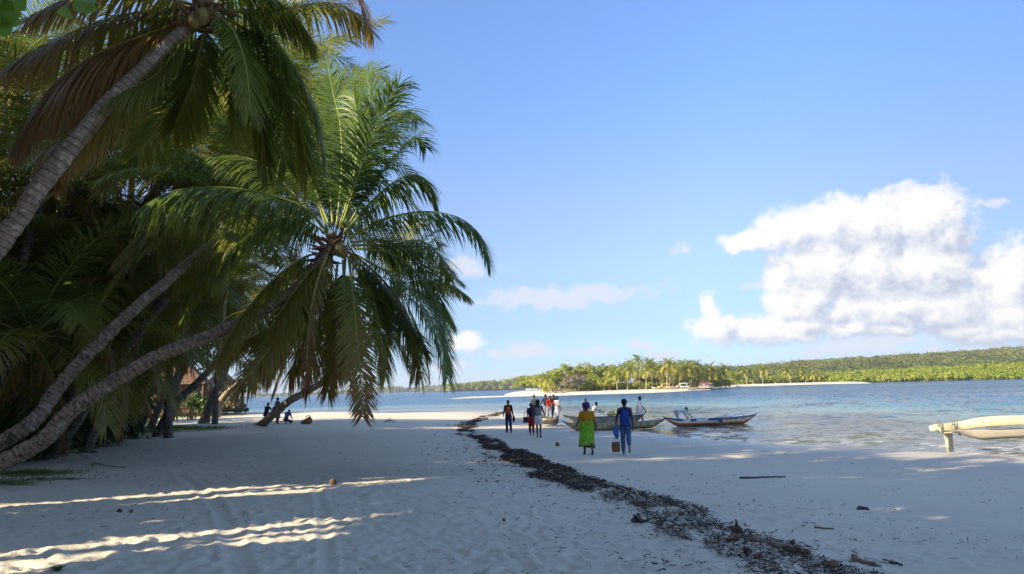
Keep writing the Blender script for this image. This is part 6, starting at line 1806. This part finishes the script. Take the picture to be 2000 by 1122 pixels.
# group standing by the boats
r, J = person('man with a pale cap and khaki top standing farthest back at the water', at_y(1044, 812, 52) * np.array([1, 1, 0]) + np.array([0, 0, .22]), -.2, 1.66, 1, top=cloth('khaki', (.20, .18, .13)), sleeves=.6, bottom=cloth('dark_shorts', (.02, .024, .04)), bottom_len=.8, legs=((4, 2), (-4, 2)), arms=((5, 8, 60), (0, 8, 20)))
V, Fs = ellipsoid((0, 0, .06), (.095, .108, .085), 14, 8); V[:, 2] = np.maximum(V[:, 2], .03); part('cap', MB().add(J['put'](V), Fs), [cloth('pale_cap', (.42, .27, .21))], r)
r, J = person('person in a dark jacket with an orange front bending beside the dark pirogue', at_y(1073, 818, 47) * np.array([1, 1, 0]) + np.array([0, 0, .25]), -2.6, 1.62, 1, top=cloth('red_jersey', (.36, .035, .025)), sleeves=1.6, bottom=cloth('pale_cloth', (.42, .42, .45)), bottom_len=.7, lean=14, arms=((30, 16, 30), (20, 28, 30)), hair='short')
V, Fs = ellipsoid(J['tp'](.28, .12), (.09, .03, .15), 12, 8); part('bib', MB().add(V, Fs), [cloth('bright_orange', (.75, .12, .05), .1)], r)
person('person in a dark red hood standing just left of the orange front', at_y(1067, 816, 48.5) * np.array([1, 1, 0]) + np.array([0, 0, .25]), .3, 1.66, 1, top=cloth('navy_stripe', (.03, .03, .06)), sleeves=1.6, bottom=cloth('pale_cloth', (.42, .42, .45)), bottom_len=.8, arms=((10, 24, 40), (10, 10, 30)))
person('person in dark clothes half hidden behind the man in the long white shirt', at_y(1083, 815, 50) * np.array([1, 1, 0]) + np.array([0, 0, .2]), .4, 1.66, 1, top=cloth('dark_blue', (.02, .028, .05)), sleeves=.7, bottom=cloth('dark_shorts', (.02, .024, .04)), bottom_len=.6)
person('man in long white shirt and grey shorts standing at the end of the pirogue', feet(1089, 827), -.9, 1.72, 1, legs=((3, 2), (-3, 2)), arms=((4, 6, 6), (8, 6, 10)), top=cloth('off_white', (.52, .50, .50), .06), sleeves=.75, top_len=.12, bottom=cloth('grey_shorts', (.27, .26, .30)), bottom_kind='shorts', bottom_len=.46)
person('man in white T-shirt striding along the waterline past the weathered pirogue', feet(1252, 833), -1.25, 1.70, 0, legs=((20, 6), (-22, 14)), arms=((-14, 8, 12), (14, 8, 14)), top=cloth('white_tee', (.80, .79, .77), .04), sleeves=.8, top_len=.03, bottom=cloth('white_tee2', (.74, .72, .70), .05), bottom_kind='shorts', bottom_len=.22, hair='short')
person('dark shirted person standing behind the tan pirogue', at_y(1144, 823, 45.5) * np.array([1, 1, 0]) + np.array([0, 0, .0]), -.5, 1.62, 0, top=cloth('navy_top', (.022, .025, .05)), sleeves=.8, bottom=cloth('dark_shorts', (.02, .024, .04)), bottom_len=.5, lean=8, arms=((20, 10, 40), (20, 10, 40)))
person('person in black spotted white shirt stooping behind the tan pirogue', at_y(1157, 823, 45) * np.array([1, 1, 0]) + np.array([0, 0, -.1]), -1.2, 1.58, 1, top=M['white_paint'] if False else simple('spotted_shirt', (.42, .41, .40), .9, .1, .85, 11, .1), sleeves=.8, bottom=cloth('grey_shorts', (.27, .26, .30)), bottom_len=.5, lean=28, arms=((40, 8, 20), (40, 8, 20)))
r, J = person('person in white shirt and pale hat bending over the lettered pirogue', at_y(1322, 822, 43.0) * np.array([1, 1, 0]) + np.array([0, 0, -.16]), -1.35, 1.60, 1, top=cloth('pale_teal', (.60, .72, .70), .1), sleeves=.9, bottom=cloth('pale_cloth', (.42, .42, .45)), bottom_len=.6, lean=76, hipz=.90, legs=((14, 20), (6, 16)), arms=((30, 6, 10), (36, 6, 16)), head=(-10, 0), hair='short')
V, Fs = ellipsoid((0, 0, .06), (.10, .112, .085), 14, 8); g = MB().add(J['put'](V), Fs); V, Fs = ellipsoid((0, 0, .035), (.17, .18, .014), 16, 6); g.add(J['put'](V), Fs); part('hat', g, [cloth('pale_hat', (.70, .60, .55), .08)], r)

# group at the foot of the palm
GP = 'people at the foot of the slender palm'
def at_px(px, py, dx=0, dy=0):
    p = ground_hit(px, py); return p + np.array([dx, dy, 0])
sit = dict(hipz=.44, legs=((84, 88), (78, 84)), group=GP)
person('person in black shirt seated on the palm foot, farthest left of the group', at_px(513, 826, 0, .5), -.5, 1.62, 1, top=cloth('black_shirt', (.018, .016, .026)), sleeves=1.4, bottom=cloth('dark_shorts', (.02, .024, .04)), bottom_len=.9, lean=16, arms=((40, 8, 30), (40, 8, 30)), **sit)
person('person in dark top seated close beside the standing girl', at_px(525, 824, .05, .5), -.8, 1.50, 1, top=cloth('dark_wine', (.035, .018, .028)), sleeves=1.2, bottom=cloth('dark_shorts', (.02, .024, .04)), bottom_len=.9, lean=18, arms=((46, 8, 40), (46, 8, 40)), **dict(sit, hipz=.40))
person('girl in greyish brown dress with her hair in a bun standing behind the palm foot', at_px(536, 829, .05, .35), -.5, 1.50, 1, legs=((3, 2), (-3, 2)), arms=((12, 6, 20), (12, 6, 20)), top=cloth('taupe', (.17, .13, .12)), sleeves=.5, bottom=cloth('pale_taupe', (.30, .25, .20)), bottom_kind='skirt', bottom_len=.58, hair='bun', female=True, group=GP)
person('child in blue shirt crouching in front of the palm and leaning on one hand', at_px(558, 829), -.25, 1.42, 1, top=cloth('slate_blue', (.075, .10, .23)), sleeves=.7, bottom=cloth('patterned', (.05, .045, .075), .7), bottom_kind='shorts', bottom_len=.46, lean=30, hipz=.26, legs=((86, 100), (70, 120)), arms=((30, 10, 10), (0, 22, 4)), head=(25, 0), legspread=.25, group=GP)
person('dark clothed figure seated between the trunks at the edge of the grove', at_px(268, 838, 0, .3), .5, 1.70, 1, top=cloth('black_cloth', (.014, .014, .02)), sleeves=1.5, bottom=cloth('black_cloth', (.014, .014, .02)), bottom_len=.98, lean=22, hipz=.30, legs=((84, 104), (70, 96)), arms=((50, 14, 30), (46, 14, 30)), build=1.15, group='people on the beach')

def woven_bag():
    p = ground_hit(602, 829)
    o = empty('woven_bag', p, 'orange brown bag standing on the sand right of the crouching child', 'bag')
    V, Fs = ellipsoid((0, 0, .19), (.24, .18, .20), 16, 10); V[:, 2] = np.maximum(V[:, 2], 0); V[:, 2] += np.where(V[:, 2] > .3, .05 * np.sin(V[:, 0] * 16), 0); V += RNG.normal(0, .006, V.shape)
    part('body', MB().add(V, Fs), [simple('orange_brown_bag', (.28, .13, .04), .8, .2, .4, 12)], o)
    for s in (-1, 1):
        V, Fs = tube(resample(np.array([(-.12, s * .04, .36), (-.08, s * .08, .46), (.06, s * .08, .47), (.13, s * .04, .36)]), 12), .014, 6); part('handle', MB().add(V, Fs), [M['husk']], o)
    o = empty('plastic_bag', p + np.array([-.30, .05, 0]), 'small grey bag leaning on the orange brown one', 'bag')
    V, Fs = ellipsoid((0, 0, .12), (.14, .13, .13), 14, 9); V[:, 2] = np.maximum(V[:, 2], 0); part('body', MB().add(V + RNG.normal(0, .008, V.shape), Fs), [cloth('grey_bag', (.18, .21, .24), .3)], o)
woven_bag()

# ------------------------------------------------------------------ seaweed and drift litter
def weed_strips(C, L, w, rng, lift=.05, tone=(0, .7)):
    n = len(C); a = rng.uniform(0, 2 * np.pi, n); seg = 3
    d = np.stack([np.cos(a), np.sin(a), rng.normal(0, .25, n)], 1)
    pts = []
    p = C.copy(); p[:, 2] += rng.random(n) * lift
    for k in range(seg + 1):
        pts.append(p.copy())
        a = a + rng.normal(0, .55, n); d = unit(np.stack([np.cos(a), np.sin(a), rng.normal(0, .38, n)], 1))
        p = p + d * (L * rng.uniform(.6, 1.4, n))[:, None] / seg
    pts = np.stack(pts, 1); pts[:, :, 2] = np.maximum(pts[:, :, 2], C[:, None, 2] + .002)
    s = np.stack([-np.sin(a), np.cos(a), rng.normal(0, .5, n)], 1)[:, None, :] * (w * rng.uniform(.6, 1.5, n))[:, None, None] * .5
    V = np.stack([pts - s, pts + s], 2).reshape(-1, 3)
    i = np.arange(n)[:, None] * (2 * (seg + 1)) + np.arange(seg)[None] * 2
    F = np.stack([i, i + 1, i + 3, i + 2], -1).reshape(-1, 4)
    tn = np.repeat(np.where(rng.random(n) < .93, rng.uniform(*tone, n), rng.uniform(.8, 1, n)), 2 * (seg + 1))
    return V, F, tn
def seaweed():
    rng = np.random.default_rng(17); n = 76000
    t = rng.random(n)**1.0; idx = t * (len(WRACK) - 1.001); i = idx.astype(int); f = (idx - i)[:, None]
    c = WRACK[i] * (1 - f) + WRACK[i + 1] * f
    dr = WRACK[np.minimum(i + 2, len(WRACK) - 1)] - WRACK[np.maximum(i - 1, 0)]; nr = unit(np.stack([-dr[:, 1], dr[:, 0]], 1))
    g = fbm(c[:, 0] * .9, c[:, 1] * .9, 2)
    off = np.sign(rng.normal(0, 1, n)) * rng.random(n)**.8 * (.25 + .36 * g) + (fbm(c[:, 0] * .6 + 9, c[:, 1] * .6, 2) - .5) * .9
    stray = rng.random(n) < .09
    off = np.where(stray, off - np.abs(rng.normal(0, .9, n)), off)
    p = c + nr * off[:, None] + rng.normal(0, .03, (n, 2))
    dens = fbm(p[:, 0] * 2.2, p[:, 1] * 2.2, 3)
    far = np.clip((np.hypot(p[:, 0], p[:, 1]) - 14) / 22, 0, 1)
    off_n = off
    keep = (dens > .34 + .10 * stray + .03 * np.abs(off) + .20 * far) & (rng.random(n) > .72 * far); p = p[keep]; n = len(p)
    z, _ = base_height(p[:, 0], p[:, 1]); q, = [np.column_stack([p, z + .02])]
    dist = np.hypot(p[:, 0], p[:, 1])
    V, F, tn = weed_strips(q, np.full(n, .062) * np.clip(dist / 11, 1, 2.2), np.full(n, .0085) * np.clip(dist / 10, 1, 2.4), rng, .06)
    tag(obj('seaweed', mesh_np('seaweed', V, [F], [M['weed']], None, {'age': tn}, False)), 'long dark line of dried seaweed winding down the beach', 'seaweed', kind='stuff')
    # scattered shreds over the sand
    m = 3400
    r = 6 * np.exp(rng.random(m) * 2.0); a = np.radians(rng.uniform(-36, 37, m)); p = np.stack([r * np.sin(a), r * np.cos(a)], 1)
    z, D = base_height(p[:, 0], p[:, 1]); k = (D > .8) & (fbm(p[:, 0] * .5 + 3, p[:, 1] * .5, 3) > .44); p, z = p[k], z[k]; m = len(p)
    V, F, tn = weed_strips(np.column_stack([p, z + .012]), rng.uniform(.03, .09, m), np.full(m, .008), rng, .01, (.1, .85))
    tag(obj('beach_litter', mesh_np('beach_litter', V, [F], [M['weed']], None, {'age': tn}, False)), 'small dark shreds of weed and leaf scattered over the sand', 'litter', kind='stuff')
seaweed()

def stick(label, pxs, r, mat, name='stick', cat='stick', lift=.02, twigs=0, seed=0):
    rng = np.random.default_rng(seed)
    P = np.array([ground_hit(*q) for q in pxs]); P[:, 2] += lift
    b = P[0].copy(); o = empty(name, b, label, cat)
    g = MB(); Q = resample(P - b, 16); V, Fs = tube(Q + rng.normal(0, r * .25, Q.shape), np.linspace(r, r * .55, 16), 7); g.add(V, Fs)
    part('stem', g, [M[mat]], o)
    for k in range(twigs):
        i = Q[rng.integers(3, 14)]; e = i + np.array([rng.normal(0, .14), rng.normal(0, .08), rng.uniform(.06, .26) * (.4 if seed == 8 else 1)])
        V, Fs = tube(np.array([i, (i + e) / 2 + rng.normal(0, .02, 3), e]), [r * .5, r * .35, r * .15], 5); part('twig', MB().add(V, Fs), [M[mat]], o)
    return o
stick('long dark stick lying on the damp sand at right', [(1446, 936), (1490, 934.5), (1535, 933)], .022, 'wet_wood', seed=1)
stick('dark broken twig standing up on the upper sand', [(752, 825), (762, 823), (772, 826)], .03, 'wet_wood', 'twig', 'twig', .04, 5, 2)
stick('bent thin dark twig on the sand right of the grass tufts', [(180, 912), (184, 906), (205, 911), (243, 915)], .012, 'wet_wood', 'twig', 'twig', seed=3)
stick('dark driftwood piece by the water edge', [(1676, 997), (1686, 996), (1697, 998)], .03, 'wet_wood', 'driftwood', 'driftwood', seed=4)
stick('brown palm sheath lying on the sand at the lower right', [(1668, 1096), (1680, 1103), (1700, 1108), (1722, 1112)], .035, 'drift', 'palm_sheath', 'palm sheath', .03, seed=5)
stick('brown stalk lying in the seaweed beside the dry leaves', [(1472, 1066), (1500, 1072), (1535, 1080), (1578, 1090)], .05, 'drift', 'palm_stalk', 'palm stalk', .045, seed=6)
stick('short dark stick in the sand by the grass', [(160, 882), (176, 884), (190, 885)], .03, 'wet_wood', seed=7)
stick('dark clump of drift wood half way up the beach', [(1236, 1023), (1246, 1022), (1256, 1026)], .035, 'wet_wood', 'driftwood', 'driftwood', .03, 4, 8)
stick('white plastic strip with driftwood at the lower right', [(1690, 1093), (1712, 1098), (1735, 1104)], .012, 'white_paint', 'plastic_strip', 'litter', seed=9)
stick('dark red scrap of drift wood at the lower right', [(1726, 1100), (1745, 1104), (1762, 1108)], .016, 'wet_wood', 'driftwood', 'driftwood', seed=10)
stick('yellowish leaf stalk on the sand right of the seaweed', [(1592, 1034), (1612, 1036), (1630, 1037)], .011, 'fibre', 'leaf_stalk', 'leaf stalk', seed=11)

def nut(label, px, py, r, mat, stalk=False, name='coconut'):
    p = ground_hit(px, py); o = empty(name, p, label, 'coconut')
    V, Fs = ellipsoid((0, 0, r * .8), (r, r * .9, r), 14, 10)
    V[:, :2] *= (1 - .35 * np.clip((V[:, 2] - r) / r, 0, 1))[:, None]; V += RNG.normal(0, r * .025, V.shape)
    part('husk', MB().add(V, Fs), [M[mat]], o)
    if stalk:
        V, Fs = tube(np.array([[0, 0, r * 1.6], [.004, 0, r * 2.1], [-.006, 0, r * 2.7]]), [r * .4, r * .22, r * .16], 7); part('stalk', MB().add(V, Fs), [M['husk']], o)
nut('pointed brown husk with a stalk standing at the edge of the seaweed', 1440, 1046, .062, 'husk', True, 'coconut_husk')
nut('small dark coconut on the open sand left of centre', 650, 948, .065, 'husk')
nut('green coconut on the sand between the walking pair and the woman in green', 1089, 872, .085, 'coconut')
nut('small dark nut at the front left of the sand', 233, 1003, .035, 'husk')
def dry_leaf(label, px, py, s, seed, mat='dry_leaf'):
    rng = np.random.default_rng(seed); p = ground_hit(px, py); o = empty('dry_leaf', p, label, 'leaf', 'dry leaves along the seaweed', rng.uniform(0, 6.28))
    ts = np.linspace(0, 1, 8); w = np.array([.03, .3, .48, .55, .52, .4, .2, .02]) * .5 * s
    mid = np.stack([(ts - .5) * s, .06 * s * np.sin(ts * 3), .03 + .16 * s * (2 * ts - 1)**2 + .02 * np.sin(ts * 9)], 1); sd = np.array([0, 1.0, 0])
    V = np.concatenate([mid - sd * w[:, None] + np.array([0, 0, 1]) * (w * .5)[:, None], mid, mid + sd * w[:, None] + np.array([0, 0, 1]) * (w * .7)[:, None]]); i = np.arange(7)
    part('blade', MB().add(V, np.concatenate([np.stack([i, i + 1, i + 9, i + 8], 1), np.stack([i + 8, i + 9, i + 17, i + 16], 1)])), [M[mat]], o)
for k, (px, py, s, lb) in enumerate([(1430, 1066, .26, 'large brown dry leaf in the seaweed below the pointed husk'), (1448, 1072, .14, 'curled dry leaf right of the large brown one'), (1482, 1100, .16, 'pale curled dry leaf under the brown stalk'), (1462, 1086, .15, 'reddish dry leaf pieces in the seaweed'),
                                     (1620, 1118, .24, 'brown dry leaf at the bottom edge, end of the seaweed'), (1228, 962, .16, 'brown leaf at the upper edge of the seaweed'), (1216, 956, .13, 'small brown leaf above the seaweed'), (1330, 1012, .13, 'dry leaf lying on the seaweed, middle'), (255, 1005, .09, 'small dry leaf in the lit sand at lower left'), (985, 1022, .07, 'yellow bit of leaf on the sand, centre'), (1226, 940, .09, 'small leaf on the sand right of the basket'),
                                     (1550, 1068, .1, 'yellow green leaf on the smooth sand at right')]):
    dry_leaf(lb, px, py, s, 300 + k)
def sprig():
    p = ground_hit(113, 1117); o = empty('seedling', p, 'tiny green seedling at the bottom left corner', 'plant'); rng = np.random.default_rng(2)
    for k in range(7):
        a = k * .9; P = auto_rachis((0, 0, 0), a, 1.0, .09, 1.2, 4); T, N, S = frames(P); w = (np.array([.2, 1, 1, .6, .05]) * .02)[:, None]
        V = np.concatenate([P - S * w, P + S * w]); i = np.arange(4); part('leaf', MB().add(V, np.stack([i, i + 1, i + 6, i + 5], 1), 0, .6), [M['grass']], o)
sprig()

# ------------------------------------------------------------------ air
def haze():
    m = bpy.data.materials.new('haze'); m.use_nodes = True; m.node_tree.nodes.clear()
    k = NT(m.node_tree); out = k.n('ShaderNodeOutputMaterial')
    v = k.n('ShaderNodeVolumePrincipled'); v.inputs['Color'].default_value = (.86, .92, 1.0, 1); v.inputs['Density'].default_value = HAZE_DENSITY; v.inputs['Anisotropy'].default_value = .2
    k.lk(v.outputs[0], out.inputs['Volume'])
    V, Fs = box((0, 0, 26.0), (6400, 6400, 72.0))
    tag(obj('haze', MB().add(V, Fs).mesh('haze', [m], False)), 'thin bluish sea haze over the far shores', kind='stuff')
HAZE_DENSITY = .00022
haze()
